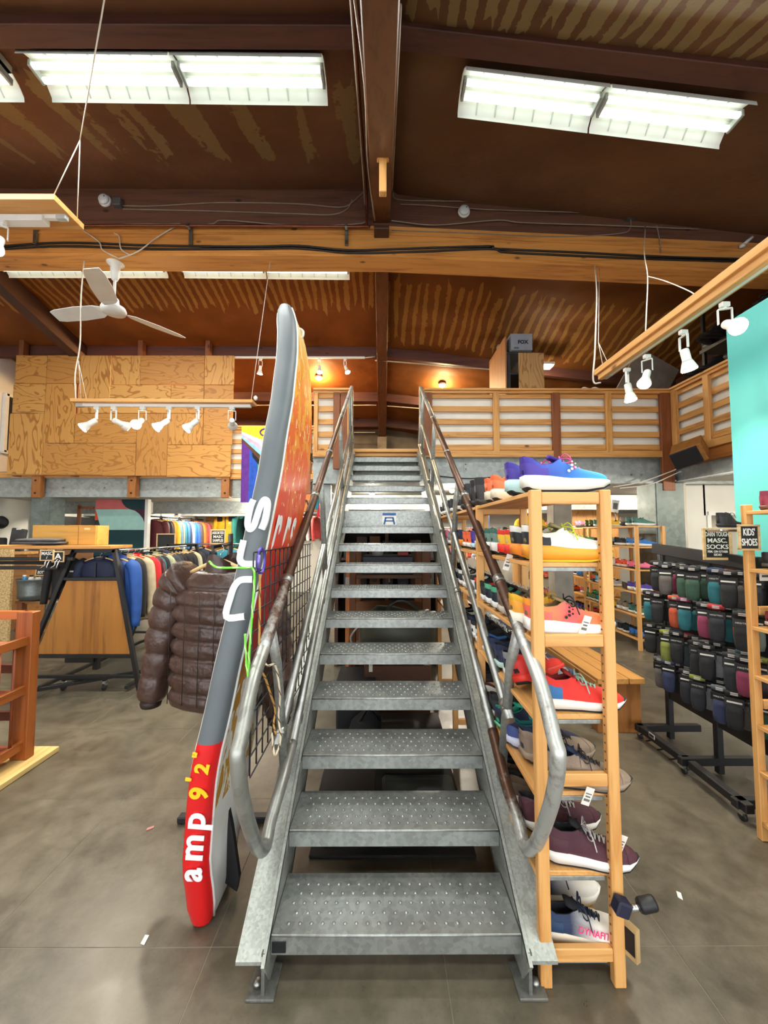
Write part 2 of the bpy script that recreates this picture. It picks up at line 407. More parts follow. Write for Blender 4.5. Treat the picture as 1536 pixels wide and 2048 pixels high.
B().box((.04, 5.66, 2.845), (.98, .1, .05), None, .004).obj('landing_nosing', PINE_X, mz); B().box((.04, 5.675, 2.79), (.98, .05, .05), None, .004).obj('landing_nosing', FIR_X, mz)
B().box((-4.4, 7.37, 2.74), (6.7, .06, .1), None, .004).obj('edge_board', FIR_X, mz)
B().box((4.38, 2.3, 2.72), (.07, 6.8, .26), None, .004).obj('edge_board', wood('#a8672e', '#7d4719', 'y'), mz)
B().box((4.40, 2.3, 2.38), (.05, 6.8, .03), None, .002).obj('white_trim', WHITE, mz)
COLM = galv('#75807c', .55, .3, .2); 
for (x, y, wd, h, nm, m_) in ((-6.55, 7.5, .34, 2.31, 'column', COLM), (4.26, 5.85, .4, 2.36, 'column', COLM), (3.05, 6.6, .3, 2.4, 'column', mat('#9b968c', .85, 0, .15, 5)), (-.86, 5.85, .14, 2.36, 'column', BEAM)):
    if nm and m_ is COLM:
        b = B().box((x, y, h / 2), (.03, wd * .9, h))
        for s in (-1, 1): b.box((x + s * wd / 2, y, h / 2), (.03, wd, h))
        b.box((x, y - wd / 2, h / 2), (wd, .02, h)); b.obj(nm, m_, mz)
    else: B().box((x, y, h / 2), (wd, wd, h), None, .01).obj(nm, m_, mz)
for x in (-6.6, -4.78, -3.0):
    b = B().box((x, 7.31, 2.5), (.16, .12, .42), None, .006).obj('wood_bracket', wood('#a3672f', '#7c4518', 'z'), mz)
    for dz in (-.12, .12): B().lathe([(.018, 0), (.018, .012), (.008, .018)], (x, 7.25, 2.5 + dz), 8, Matrix.Rotation(R(90), 4, 'X')).obj('bolt', BLACKM, mz)
# ---- railings of the mezzanine : each slat its own piece
LINER = mat('#f0ece0', .8, 0, .05, 4); POSTR = wood('#8b4f28', '#6b3617', 'z')
def railing(label, a, b, z0, posts, thick, name='mezzanine_railing'):
    """a,b: ends (x,y); posts: list of (t, width, material) along; slats between"""
    t = thing(name, label, 'railing', (a[0], a[1], z0)); A = Vector((*a, 0)); D = Vector((*b, 0)) - A; L = D.length; d = D.normalized()
    nrm = Vector((d.y, -d.x, 0))            # faces the shop floor
    pt = lambda s, z, o=0.: A + d * s + nrm * o + Vector((0, 0, z))
    ax = 'x' if abs(d.x) > .5 else 'y'; mw = FIR_X if ax == 'x' else FIR_Y; mp = PINE_X if ax == 'x' else PINE_Y
    B().bar(pt(0, z0 + .9, .0), pt(L, z0 + .9, .0), .16, .03, (0, 0, 1), .004).obj('cap_rail', mp, t)
    B().bar(pt(0, z0 + .865, .035), pt(L, z0 + .865, .035), .04, .04, (0, 0, 1), .003).obj('cap_rail', mw, t)
    B().bar(pt(0, z0 + .43, -.05), pt(L, z0 + .43, -.05), .012, .8).obj('backing_sheet', LINER, t)
    B().bar(pt(0, z0 - .07, .03), pt(L, z0 - .07, .03), .045, .1, (0, 0, 1), .004).obj('bottom_rail', mw, t)
    cuts = [p[0] for p in posts]
    for s, wd, m_, lo in posts: B().bar(pt(s, z0 + lo, .03), pt(s, z0 + .86, .03), .05, wd, d, .004).obj('post', m_, t)
    for i in range(len(cuts) - 1):
        s0, s1 = cuts[i] + posts[i][1] / 2, cuts[i + 1] - posts[i + 1][1] / 2
        for k in range(5):
            z = z0 + .815 - k * .195
            B().bar(pt(s0, z + rnd.uniform(-.004, .004), 0), pt(s1, z + rnd.uniform(-.004, .004), 0), .03, .085 if k else .06, (0, 0, 1), .003).obj('slat', mw, t)
    return t
Z0 = 2.87
railing('long pine slat railing along the mezzanine edge beside the speaker', (.62, 5.68), (4.33, 5.68), Z0, [(.06, .12, POSTR, -.1), (1.08, .09, FIR_Z, -.05), (1.98, .12, POSTR, -.4), (2.77, .09, FIR_Z, -.05), (3.63, .18, POSTR, -.62)], .1)
railing('side run of pine slat railing behind the turquoise panel', (4.36, 5.62), (4.36, 2.6), Z0, [(.05, .09, FIR_Z, -.05), (.62, .09, FIR_Z, -.05), (1.5, .09, FIR_Z, -.05), (2.3, .09, FIR_Z, -.05), (2.98, .09, FIR_Z, -.05)], .1)
railing('short pine slat railing on the other side of the stair head, behind the paddle board', (-1.04, 5.68), (-.46, 5.68), Z0, [(.04, .06, FIR_Z, -.05), (.35, .1, POSTR, -.3), (.46, .1, POSTR, -.5), (.54, .06, FIR_Z, -.05)], .1)
railing('slatted railing beside the plywood panel, behind the rainbow flag', (-3.2, 7.34), (-1.0, 7.34), Z0 - .1, [(.05, .09, FIR_Z, -.05), (1.0, .09, FIR_Z, -.05), (1.75, .14, POSTR, -.4), (2.15, .09, FIR_Z, -.05)], .1)
# ---- big plywood panel, sheet by sheet
t = thing('plywood_panel_wall', 'large wall of plywood sheets above the steel beam', 'plywood wall', (-5.1, 7.25, 2.72))
def ply(px0, py0, px1, py1, ax, seed):
    Y = 7.22; f_ = 7.3
    def wx(px): return (px - 768) / 765 * 7.42 + .023
    def wz(py): return 1.626 + (1066.5 - py) / 765 * 7.33 * 1.005
    x0, x1, z0, z1 = wx(px0), wx(px1), wz(py1), wz(py0)
    B().box(((x0 + x1) / 2, Y + rnd.uniform(-.004, .004), (z0 + z1) / 2), (abs(x1 - x0) - .008, .02, abs(z1 - z0) - .008), None, .002).obj('plywood_sheet', plywood(('#c9924a', '#bd8642', '#d09c54')[int(seed * 10) % 3], '#a06a2a', ax, seed), t)
for i, q in enumerate([(38, 712, 100, 770, 'x'), (100, 712, 166, 770, 'x'), (166, 712, 226, 800, 'z'), (226, 712, 285, 772, 'z'), (285, 712, 412, 772, 'x'), (412, 712, 471, 772, 'z'),
        (36, 770, 100, 830, 'x'), (100, 770, 160, 890, 'z'), (226, 772, 347, 830, 'x'), (347, 772, 412, 830, 'x'), (412, 772, 470, 893, 'x'), (166, 800, 226, 830, 'z'),
        (32, 830, 100, 952, 'z'), (160, 830, 282, 890, 'x'), (282, 830, 343, 955, 'z'), (343, 830, 412, 893, 'z'),
        (100, 890, 218, 953, 'x'), (218, 890, 282, 955, 'x'), (343, 893, 468, 957, 'x')]): ply(*q, i * .7)
b = B()
for x in (-7.0, -5.9, -4.7, -3.4): B().box((x, 7.3, 4.05), (.09, .12, 2.7), None, .004).obj('stud', RUSTW, t)
B().box((-5.0, 7.26, 2.73), (4.2, .05, .03)).obj('bottom_lip', FIR_X, t)
# ================================================================ STAIRS
XC = .0495; Y1 = 1.4697; RUN = .2628; RISE = .169; SL = RISE / RUN
nz = lambda y, o=0.: RISE + (y - Y1) * SL + o
st = thing('metal_staircase', 'galvanised steel staircase with perforated treads and pipe handrails', 'staircase', (XC, Y1, 0))
TREAD = galv('#a3a7a3', .36, .7, .8)
tr = B().box((0, .127, -.004), (.91, .254, .008), None, .002).box((0, .003, -.038), (.91, .006, .062)).box((0, .251, -.03), (.91, .006, .05))
tr.tube([(-.455, .004, -.006), (.455, .004, -.006)], .006, 6)
for r_ in range(5):
    for c_ in range(20):
        x = -.4 + c_ * .042 + (r_ % 2) * .021
        tr.lathe([(.0075, 0), (.006, .0026), (.003, .0042)], (x, .04 + r_ * .04, 0), 6)
trm = tr.mesh('tread', TREAD)
for n in range(1, 17): part(trm, 'tread', st, None, (XC, Y1 + (n - 1) * RUN, n * RISE))
def stringer(s):
    xi = XC + s * .457; y0, y1 = 1.415, 5.66; xo = xi + s * .105
    b = B(); t_ = .012
    b.bar((xi + s * .006, y0 + .05, nz(y0 + .05) - .14), (xi + s * .006, y1, nz(y1) - .14), .012, .25, (0, 0, 1))
    fl = [(xi, y0, nz(y0)), (xo, y0, nz(y0)), (xo, y1, nz(y1)), (xi, y1, nz(y1))]
    b.add(fl + [(x, y, z - t_) for x, y, z in fl], [(0, 1, 2, 3), (7, 6, 5, 4), (0, 4, 5, 1), (1, 5, 6, 2), (2, 6, 7, 3), (3, 7, 4, 0)])
    b.bar((xi + s * .05, y0 + .17, nz(y0) - .16), (xi + s * .05, y1, nz(y1) - .27), .1, .012, (0, 0, 1))
    b.obj('stringer', galv('#a5a9a2', .45, .5, 1.6), st)
    f_ = B().box((xi + s * .012, 1.475, .07), (.012, .1, .16)).box((xi + s * .02, 1.475, .005), (.1, .12, .01), None, .002); f_ = f_.obj('foot_bracket', galv('#6f706a', .6, .4), st)
    B().lathe([(.016, 0), (.016, .012), (.008, .018)], (xi + s * .04, 1.46, .01), 8).obj('bolt', STEEL, f_)
    if s < 0: pass
for s in (-1, 1): stringer(s)
B().box((XC, Y1 + 10 * RUN - .004, 10.45 * RISE + .012), (.9, .008, RISE * .95)).obj('riser_plate', TREAD, st)
rp = B().box((XC + .02, Y1 + 10 * RUN - .0105, 10.5 * RISE), (.15, .003, .13)).obj('sticker', CARDW, st, label='white sticker with a blue stair symbol')
BLUE = mat('#2a5f9e', .5)
b = B().box((XC + .02, Y1 + 10 * RUN - .0135, 10.5 * RISE + .05), (.145, .003, .026)); b.obj('sticker_band', BLUE, rp)
b = B()
for s in (-1, 1): b.bar((XC + .02 + s * .055, Y1 + 10 * RUN - .0135, 10.5 * RISE - .06), (XC + .02 + s * .038, Y1 + 10 * RUN - .0135, 10.5 * RISE + .015), .003, .018, (1, 0, 0))
for z in (.012, -.022): b.box((XC + .02, Y1 + 10 * RUN - .0135, 10.5 * RISE + z), (.09, .003, .012))
b.obj('sticker_symbol', BLUE, rp)
sk = B().box((XC - .425, Y1 - .003, RISE - .04), (.05, .003, .036)).obj('label_plate', mat('#15181c', .4), st)
# hand rails
def rust():
    g = N('worn_pipe'); ge = g.n('ShaderNodeNewGeometry'); P = ge.outputs['Position']
    n1 = g.noise(P, 3.2, 5, .7, .4); n2 = g.noise(P, 34, 5, .7); sp = g.n('ShaderNodeSeparateXYZ'); g.l(P, sp.inputs[0])
    f = g.math('ADD', n1, g.math('MULTIPLY', g.math('SUBTRACT', n2, .5), .5))
    Y = sp.outputs[1]
    band = g.math('MULTIPLY', g.math('MULTIPLY', g.math('SUBTRACT', Y, 1.62), g.math('SUBTRACT', 4.3, Y)), .16)
    f = g.math('ADD', g.math('MULTIPLY', f, .55), g.math('MAXIMUM', g.math('MINIMUM', g.math('ADD', band, .2), .34), .12))
    col = g.ramp(f, [(.4, lin('#b9bbb6')), (.47, lin('#8f8a82')), (.53, lin('#5c4233')), (.75, lin('#4d3628'))])
    return g.out(col, .38, .55)
PIPE_R = rust(); PIPE = galv('#a5a69f', .34, .8, .3)
def rails(s):
    xo = XC + s * .515; xi = XC + s * .495
    P = lambda y, o, x=None: Vector((x if x is not None else xo, y, nz(y, o)))
    yt = 5.6; LO, MI = (.11, .34) if s < 0 else (.17, .45)
    hr = B().tube([P(yt, .97), P(1.52, .97)] , .025, 14).obj('handrail', PIPE_R, st)
    # the loop end: forward, down and back to the lower rail
    L = spline([P(1.54, .97), P(1.40, .965), (xo, 1.30, nz(1.4, .83)), (xo, 1.27, .90), (xo, 1.33, .72), (xo, 1.48, .47), (xo, 1.585, .385), (xo, 1.66, .43), (xi, 1.76, nz(1.76, .17)), (xi, 1.95, nz(1.95, LO))], 7)
    B().tube(L, .025, 14).obj('rail_loop', galv('#a0a19b', .4, .7, .3) if s < 0 else PIPE_R, st)
    B().tube([P(yt, .1, xi), P(1.93, LO, xi)], .023, 12).obj('lower_rail', PIPE, st)
    B().tube([P(yt, MI + .03), P(1.74, MI)], .023, 12).obj('middle_rail', PIPE, st)
    B().tube([P(yt, .97), (xo, yt + .04, nz(yt, .93)), (xo, yt + .05, nz(yt, .5)), (xi, yt + .03, nz(yt, .1))], .023, 12).obj('end_post', PIPE, st)
    for y in (1.62, 2.85, 4.1, 5.2):
        B().tube([P(y, .95), P(y + .1, .72), P(y + .27, .02)], .022, 10).obj('rail_post', GALV, st)
        for o in (MI,): B().tube([P(y + .16, o + .0), P(y + .2, o + .0)], .028, 12).obj('collar', STEEL, st)
    for y in (1.85, 2.6, 3.3, 4.2, 4.9):
        B().tube([P(y, .97), P(y + .035, .97)], .0285, 12).obj('collar', STEEL, st)
        B().tube([P(y + .2, LO - .01, xi), P(y + .235, LO - .01, xi)], .027, 12).obj('collar', STEEL, st)
for s in (-1, 1): rails(s)
# ================================================================ LIGHT FIXTURES
TROUGH = mat('#e6e9e4', .45, 0, .04)
def fluoro(label, x0, x1, y, z0, z1, group='fluorescent fixtures under the roof', pw=1.):
    """two-segment reflector trough with tubes, from (x0,z0) to (x1,z1)"""
    t = thing('fluorescent_fixture', label, 'ceiling light', (x0, y, z0), group)
    L = x1 - x0; sl_ = (z1 - z0) / L; mid = .5
    prof = [(-.15, .0), (-.145, .03), (-.1, .075), (-.05, .1), (.05, .1), (.1, .075), (.145, .03), (.15, .0)]
    for a, b in ((0, .497), (.503, 1)):
        xa, xb = x0 + a * L, x0 + b * L
        r1 = [(xa, y + p, z0 + (xa - x0) * sl_ + q) for p, q in prof]; r2 = [(xb, y + p, z0 + (xb - x0) * sl_ + q) for p, q in prof]
        o1 = [(v[0], v[1], v[2] + .006) for v in r1]; o2 = [(v[0], v[1], v[2] + .006) for v in r2]
        bb = B().loft([r1, r2], False, False, True); bb.loft([o2, o1], False, False, True)
        rf = bb.obj('reflector', TROUGH, t, fix=False)
        for k in range(1, 7):
            xk = xa + (xb - xa) * k / 7; zk = z0 + (xk - x0) * sl_
            for sgn in (-1, 1): B().bar((xk, y + sgn * .145, zk + .03), (xk, y + sgn * .08, zk + .083), .008, .006).obj('reflector_rib', mat('#c4c9c6', .5), rf)
        tb = B()
        for dy in (-.045, .045):
            tb = B().tube([(xa + .03, y + dy, z0 + (xa + .03 - x0) * sl_ + .045), (xb - .03, y + dy, z0 + (xb - .03 - x0) * sl_ + .045)], .019, 10)
            tb.obj('fluorescent_tube', emit('#f4fff2', TUBE), t)
        eb = B()
        for xe in (xa + .015, xb - .015):
            ze = z0 + (xe - x0) * sl_
            B().box((xe, y, ze + .05), (.02, .13, .05), None, .003).obj('lamp_holder', mat('#9fa3a0', .5), t)
    B().bar((x0, y, z0 + .125), (x1, y, z1 + .125), .09, .05).obj('housing', mat('#c9c8bd', .5), t)
    ld = bpy.data.lights.new('tube_light', 'AREA'); ld.shape = 'RECTANGLE'; ld.size = L * .96; ld.size_y = .22; ld.energy = FLUO * pw; ld.color = (.97, 1, .95)
    lo = bpy.data.objects.new('tube_light', ld); C.objects.link(lo); lo.parent = t
    lo.location = (L / 2, 0, (z1 - z0) / 2 - .012); lo.rotation_euler = (0, -math.atan(sl_), 0)
    return t
fluoro('long fluorescent trough light left of the centre rafter, near the ridge side', -2.52, -.42, 2.6, 4.9, 4.88)
fluoro('tilted fluorescent trough light on the other side of the centre rafter', .57, 2.56, 2.6, 4.79, 4.54)
fluoro('fluorescent trough light cut off by the picture edge, beside the long near one', -4.85, -2.73, 2.6, 4.9, 4.9)
fluoro('far fluorescent trough light behind the ceiling fan', -5.4, -3.1, 5.2, 5.3, 5.3)
fluoro('far fluorescent trough light between the fan and the centre rafter', -2.87, -.48, 5.2, 5.3, 5.28)
# rows of like fixtures added out of view, for fill light
fluoro('added fluorescent fill light out of view overhead, left bay', -2.6, -.5, .95, 4.2, 4.2, pw=.6)
fluoro('added fluorescent fill light out of view overhead, right bay', .6, 2.7, .95, 4.1, 3.87, pw=.6)
fluoro('added fluorescent fill light out of view behind the camera, left bay', -2.6, -.5, -.65, 3.6, 3.6, pw=.5)
fluoro('added fluorescent fill light out of view behind the camera, right bay', .6, 2.7, -.65, 3.5, 3.28, pw=.5)
# ---- track spotlights : one prototype shape, aimed one by one
BULB = emit('#fff6e4', 60.)
def spot_meshes():
    can = B().lathe([(.018, .0), (.024, -.004), (.026, -.02), (.026, -.075), (.03, -.085)], n=14).mesh('lamp_can', WHITE)
    cone = B().lathe([(.028, -.083), (.034, -.095), (.047, -.135), (.048, -.142)], n=16).mesh('reflector_bulb', mat('#e8e6df', .3, 0, .03))
    face = B().lathe([(.044, -.1405), (.044, -.146), (.03, -.149), (.004, -.15)], n=16).mesh('bulb_face', BULB)
    yoke = B().bar((-.034, 0, .04), (.034, 0, .04), .014, .006).bar((-.034, 0, .04), (-.034, 0, -.05), .014, .005, (1, 0, 0)).bar((.034, 0, .04), (.034, 0, -.05), .014, .005, (1, 0, 0)).mesh('yoke', WHITE)
    adp = B().box((0, 0, .065), (.05, .03, .03), None, .004).tube([(0, 0, .055), (0, 0, .038)], .01, 8).mesh('track_adapter', WHITE)
    return can, cone, face, yoke, adp
SM = spot_meshes()
def spot(label, pos, aim, group, power=SPOT, sc=1., name='track_spotlight', col=(1, .87, .68)):
    """pos: underside of the track; aim: direction vector of the light"""
    t = thing(name, label, 'spotlight', pos, group, world=False); t.scale = (sc,) * 3
    d = Vector(aim).normalized(); az = math.atan2(d.y, d.x)
    part(SM[4], 'track_adapter', t, None, (0, 0, -.08)); part(SM[3], 'yoke', t, None, (0, 0, -.08), (0, 0, az + R(90)))
    q = d.to_track_quat('-Z', 'Y').to_euler()
    for k, nm in ((0, 'lamp_can'), (1, 'reflector_bulb'), (2, 'bulb_face')): part(SM[k], nm, t, None, (0, 0, -.13), q)
    if power:
        ld = bpy.data.lights.new('spot_beam', 'SPOT'); ld.energy = power; ld.spot_size = R(95); ld.spot_blend = .8; ld.shadow_soft_size = .045; ld.color = col
        lo = bpy.data.objects.new('spot_beam', ld); C.objects.link(lo); lo.parent = t
        lo.location = Vector((0, 0, -.13)) + d * .165; lo.rotation_euler = q
    return t
def cable(b, pts, r=.004, n=6, k=5): return b.tube(spline(pts, k), r, n)
CORD = mat('#cfc8ba', .7); CORDD = mat('#8c8375', .7); WIREB = mat('#1d1a18', .5)
# hanging pine boards with a white track underneath
def track_board(label, a, b, wd, th, vertical=.0, group=None):
    t = thing('hanging_light_board', label, 'light board', a, group); A, D = Vector(a), Vector(b)
    ax = 'x' if abs(D.x - A.x) > abs(D.y - A.y) else 'y'
    B().bar(A, D, wd, th, (0, 0, 1), .003).obj('pine_board', PINE_X if ax == 'x' else PINE_Y, t)
    d = (D - A).normalized()
    B().bar(A + d * .08 - Vector((0, 0, th / 2 + .018)), D - d * .04 - Vector((0, 0, th / 2 + .018)), .036, .034, (0, 0, 1), .003).obj('light_track', WHITE, t)
    B().bar(A + d * .02 - Vector((0, 0, th / 2 + .02)), A + d * .1 - Vector((0, 0, th / 2 + .02)), .04, .04, (0, 0, 1), .003).obj('feed_box', mat('#b9bcb8', .5), t)
    return t
G1 = 'spotlights on the long hanging pine board'
tb = track_board('long pine board with light track hanging before the plywood wall', (-3.43, 4.2, 3.08), (-1.43, 4.2, 3.07), .14, .035)
cable(B(), [(-3.42, 4.2, 3.1), (-3.44, 4.2, 3.4), (-3.4, 4.2, 3.75), (-3.43, 4.22, 4.3), (-3.43, 4.24, 4.74)], .007).obj('cord', CORD, tb)
B().tube([(-3.36, 4.2, 3.1), (-3.41, 4.2, 3.55)], .003, 5).obj('cord', CORD, tb); B().tube([(-3.3, 4.2, 3.1), (-3.4, 4.2, 3.5)], .003, 5).obj('cord', CORD, tb)
B().tube([(-1.47, 4.2, 3.09), (-1.42, 4.22, 3.6), (-1.3, 4.25, 4.74)], .0035, 5).obj('cord', CORD, tb)
B().lathe([(.004, 0), (.02, .015), (.022, .035), (.01, .05)], (-1.42, 4.2, 3.1), 10).obj('cord_grip', WHITE, tb)
for i, (px, ax_, ay, az_) in enumerate([(190, -.45, -.45, -.6), (224, .3, .9, -.2), (282, .1, -.75, -.5), (335, -.5, -.45, -.6), (393, -.45, -.4, -.65), (462, -.3, .9, -.15)]):
    x = (px - 768) / 765 * 4.23 + .013
    spot(f'white spotlight under the long hanging board, {ORD[i]} from its corded end', (x, 4.2, 3.027), (ax_, ay, az_), G1, SPOT * 1.1, 1.15)
G2 = 'spotlights on the pine board beside the turquoise panel'
tb = track_board('pine board with light track hanging beside the turquoise panel', (1.9, 3.22, 3.0), (1.9, .9, 3.0), .16, .05)
tb2 = B().bar((1.86, 3.2, 2.955), (1.86, .9, 2.955), .04, .05, (0, 0, 1), .003).obj('pine_board', PINE_Y, tb)
cable(B(), [(1.9, 3.26, 2.93), (1.84, 3.27, 2.95), (1.86, 3.27, 3.2), (1.95, 3.4, 3.5), (2.2, 3.8, 4.1), (2.42, 4.2, 4.68)], .007).obj('cord', CORD, tb)
B().tube([(1.89, 3.2, 3.03), (1.9, 3.28, 3.3), (2.1, 3.6, 3.8), (2.5, 4.25, 4.7)], .003, 5).obj('cord', CORD, tb); B().tube([(1.95, 3.2, 3.03), (1.9, 3.28, 3.3)], .003, 5).obj('cord', CORD, tb)
cable(B(), [(1.92, 2.72, 3.03), (1.99, 2.8, 3.25), (2.3, 3.2, 3.85), (2.6, 3.65, 4.4), (2.98, 4.15, 5.1)], .0045).obj('cord', CORD, tb)
cable(B(), [(2.3, 3.2, 3.85), (2.35, 3.05, 3.7), (2.2, 2.6, 3.3), (1.95, 2.3, 3.03)], .004).obj('cord', CORD, tb)
for i, (px, aim) in enumerate([(1268, (.1, -.1, -1)), (1310, (-.45, -.35, -.8)), (1387, (.22, .0, -1)), (1475, (-.25, -.8, -.55))]):
    y = 1.9 * 765 / (px - 768)
    spot(f'white spotlight under the board by the turquoise panel, {ORD[i]} from its free end', (1.9, y, 2.905), aim, G2, SPOT * (.5 if i < 3 else .2), .95)
# board cut off at the upper left corner with a bright bulb
tb = track_board('short pine board hanging in the upper corner with a bare bulb lamp', (-2.56, 3.0, 4.24), (-4.2, 3.0, 4.24), .3, .05)
B().box((-3.3, 3.0, 4.17), (1.1, .08, .05), None, .004).obj('lamp_housing', WHITE, tb)
B().tube([(-2.62, 2.9, 4.27), (-2.42, 2.9, 4.76)], .004, 5).obj('cord', CORD, tb); B().tube([(-2.58, 3.1, 4.26), (-2.42, 2.9, 4.76)], .004, 5).obj('cord', CORD, tb)
B().tube([(-2.42, 2.9, 4.76), (-1.49, 1.9, 4.472), (-1.2, 1.55, 4.4)], .004, 5).obj('cord', CORD, tb)
spot('white spotlight at the upper corner with a large glowing round bulb', (-3.06, 2.95, 4.13), (.25, -.45, -.8), None, SPOT, 1.2)
# track with three spotlights far behind under the purlin
t = thing('light_track', 'far white light track under the purlin above the stair head', 'light track', (-2.9, 7.3, 5.0))
B().box((-1.65, 7.28, 5.03), (2.6, .04, .035), None, .003).obj('rail', WHITE, t); B().tube([(-.35, 7.28, 5.03), (-.15, 7.3, 5.06)], .012, 6).obj('conduit', CORD, t)
for i, (px, aim) in enumerate([(520, (-.1, .1, -1)), (638, (.1, -.3, -1)), (690, (.35, -.2, -.9))]):
    spot(f'small lit spotlight on the far track, {ORD[i]} from the paddle board side', ((px - 768) / 765 * 7.4 + .02, 7.28, 5.01), aim, 'spotlights on the far track', SPOT * 1.6, 1.1, col=(1, .78, .5))
# lamps under the mezzanine; a fixture and added fill lamps up on it
def pendant(label, loc, power, r=.07, col=(1, .82, .55), group=None, nm='ceiling_lamp'):
    t = thing(nm, label, 'lamp', loc, group, world=False)
    B().lathe([(r * 1.1, .03), (r * 1.1, 0), (r, -.01)], n=16).obj('lamp_base', WHITE, t)
    B().lathe([(r * .95, -.008), (r * .9, -.03), (r * .5, -.05), (.004, -.055)], n=16).obj('lamp_glass', emit('#fff0d2', 25.), t)
    ld = bpy.data.lights.new('lamp_light', 'POINT'); ld.energy = power; ld.shadow_soft_size = r; ld.color = col
    lo = bpy.data.objects.new('lamp_light', ld); C.objects.link(lo); lo.parent = t; lo.location = (0, 0, -.14)
    return t
t = thing('wedge_light', 'small lit rectangular fixture behind the plywood cabinet on the mezzanine', 'ceiling light', (2.95, 6.9, 4.7))
B().box((2.98, 6.95, 4.74), (.36, .2, .05), None, .005).obj('housing', WHITE, t); B().box((2.98, 6.95, 4.705), (.32, .17, .02)).obj('diffuser', emit('#fff3d0', 14.), t)
ld = bpy.data.lights.new('lamp_light', 'POINT'); ld.energy = 30; ld.shadow_soft_size = .1; ld.color = (1, .85, .6); lo = bpy.data.objects.new('lamp_light', ld); C.objects.link(lo); lo.parent = t; lo.matrix_parent_inverse = Matrix.Translation((-2.95, -6.9, -4.7)); lo.location = (2.98, 6.95, 4.62)
pendant('added warm fill lamp under the roof behind the plywood wall', (-4.6, 8.3, zf(-4.6, 8.3) - .1), 130, .07, (1, .62, .25))  # three warm lamps added to brighten the dark mezzanine
pendant('added warm fill lamp under the roof behind the stair head railing', (-1.4, 8.2, zf(-1.4, 8.2) - .1), 80, .07, (1, .66, .3))
pendant('added warm fill lamp under the roof over the mezzanine boxes', (1.3, 8.2, zf(1.3, 8.2) - .1), 60, .07, (1, .7, .35))
for i, (x, y) in enumerate([(-6.2, 8.9), (-5.6, 6.2) , (-4.2, 9.2), (-2.6, 8.2), (-2.4, 9.9), (-.2, 7.2), (1.2, 6.6), (1.6, 8.6), (3.4, 7.2), (3.1, 9.0), (5.3, 7.0), (5.2, 4.2)]):
    if y < 6.5 and x < 0: continue
    pendant(f'small round lamp on the low ceiling under the mezzanine, {ORD[i]} along', (x, y, 2.372 if x > -1 else 2.292), 55, .05, (1, .9, .74), 'lamps under the mezzanine')
# ---- ceiling fan, standing still
t = thing('ceiling_fan', 'white three blade ceiling fan below the ridge beam', 'fan', (-3.12, 4.31, 4.16)); FW = mat('#dcdedb', .4, 0, .03)
B().lathe([(.095, 4.77), (.09, 4.755), (.05, 4.72), (.045, 4.6), (.03, 4.56)], (-3.12, 4.31, 0), 18).obj('canopy', FW, t)
B().tube([(-3.12, 4.31, 4.6), (-3.12, 4.31, 4.28)], .016, 10).obj('down_rod', FW, t)
B().lathe([(.02, 4.36), (.05, 4.33), (.055, 4.26), (.12, 4.23), (.13, 4.2), (.12, 4.17), (.06, 4.155), (.004, 4.15)], (-3.12, 4.31, 0), 22).obj('motor', FW, t)
for a in (50, 172, 292):
    d = Vector((math.cos(R(a)), math.sin(R(a)), 0)); n_ = Vector((-d.y, d.x, 0)); c0 = Vector((-3.12, 4.31, 4.2)); b = B()
    rings = []
    for s, wd in ((.13, .05), (.2, .085), (.45, .1), (.7, .085), (.78, .06)):
        p = c0 + d * s + Vector((0, 0, -.02 * s)); u = n_ * wd + Vector((0, 0, .022))
        rings.append([p - u, p + u, p + u + Vector((0, 0, .006)), p - u + Vector((0, 0, .006))])
    b.loft(rings, True, True, False).obj('blade', FW, t)
# ---- smoke alarms, boxes, pipes, cables on the ridge beam
for lb, x, z, bx in (('round white smoke alarm on the ridge beam near the hanging board', -3.18, 5.42, -3.03), ('round white smoke alarm on the ridge beam right of the centre rafter', .93, 5.3, None)):
    t = thing('smoke_alarm', lb, 'smoke alarm', (x, 4.2, z)); M90 = Matrix.Rotation(R(90), 4, 'X')
    B().lathe([(.07, 0), (.07, .02), (.064, .03)], (x, 4.205, z), 22, M90).obj('base_ring', FW, t); B().lathe([(.06, .028), (.056, .05), (.03, .062), (.004, .064)], (x, 4.205, z), 22, M90).obj('cover', mat('#d5dce2', .4, 0, .03), t)
    B().lathe([(.008, 0), (.006, .006)], (x + .02, 4.145, z + .015), 8, M90).obj('indicator', DARKGREY, t)
    if bx is not None: B().box((bx, 4.18, z - .03), (.1, .06, .09), None, .006).obj('junction_box', mat('#59595a', .5), t)
t = thing('junction_box', 'grey electrical box on the ridge beam above the right board', 'electrical box', (2.83, 4.18, 5.2)); B().box((2.83, 4.18, 5.25), (.1, .06, .1), None, .006).obj('box_body', mat('#4d5150', .5), t)
cable(B(), [(2.83, 4.17, 5.2), (2.82, 4.17, 5.1), (2.7, 4.17, 5.03), (2, 4.17, 4.99), (1, 4.17, 5.03), (.1, 4.17, 5.06)], .005).obj('conduit_cable', CORDD, t)
cable(B(), [(2.78, 4.17, 5.25), (2.2, 4.17, 5.28), (1.2, 4.17, 5.31), (.5, 4.17, 5.36), (.2, 4.17, 5.37)], .005).obj('conduit_cable', CORDD, t)
COPPER = mat('#7f4a35', .3, .7)
t = thing('copper_pipe', 'copper pipe running along the ridge beam and up the rafter', 'pipe', (-4.5, 4.1, 5.03))
B().tube(spline([(-5.5, 4.1, 5.04), (-2.5, 4.1, 5.05), (-.35, 4.1, 5.045), (-.2, 4.1, 5.05), (-.18, 4.09, 5.1), (-.18, 4.0, 5.35), (-.18, 3.0, 5.02), (-.18, 1.0, 4.33)], 4), .014, 8).obj('pipe_run', COPPER, t)
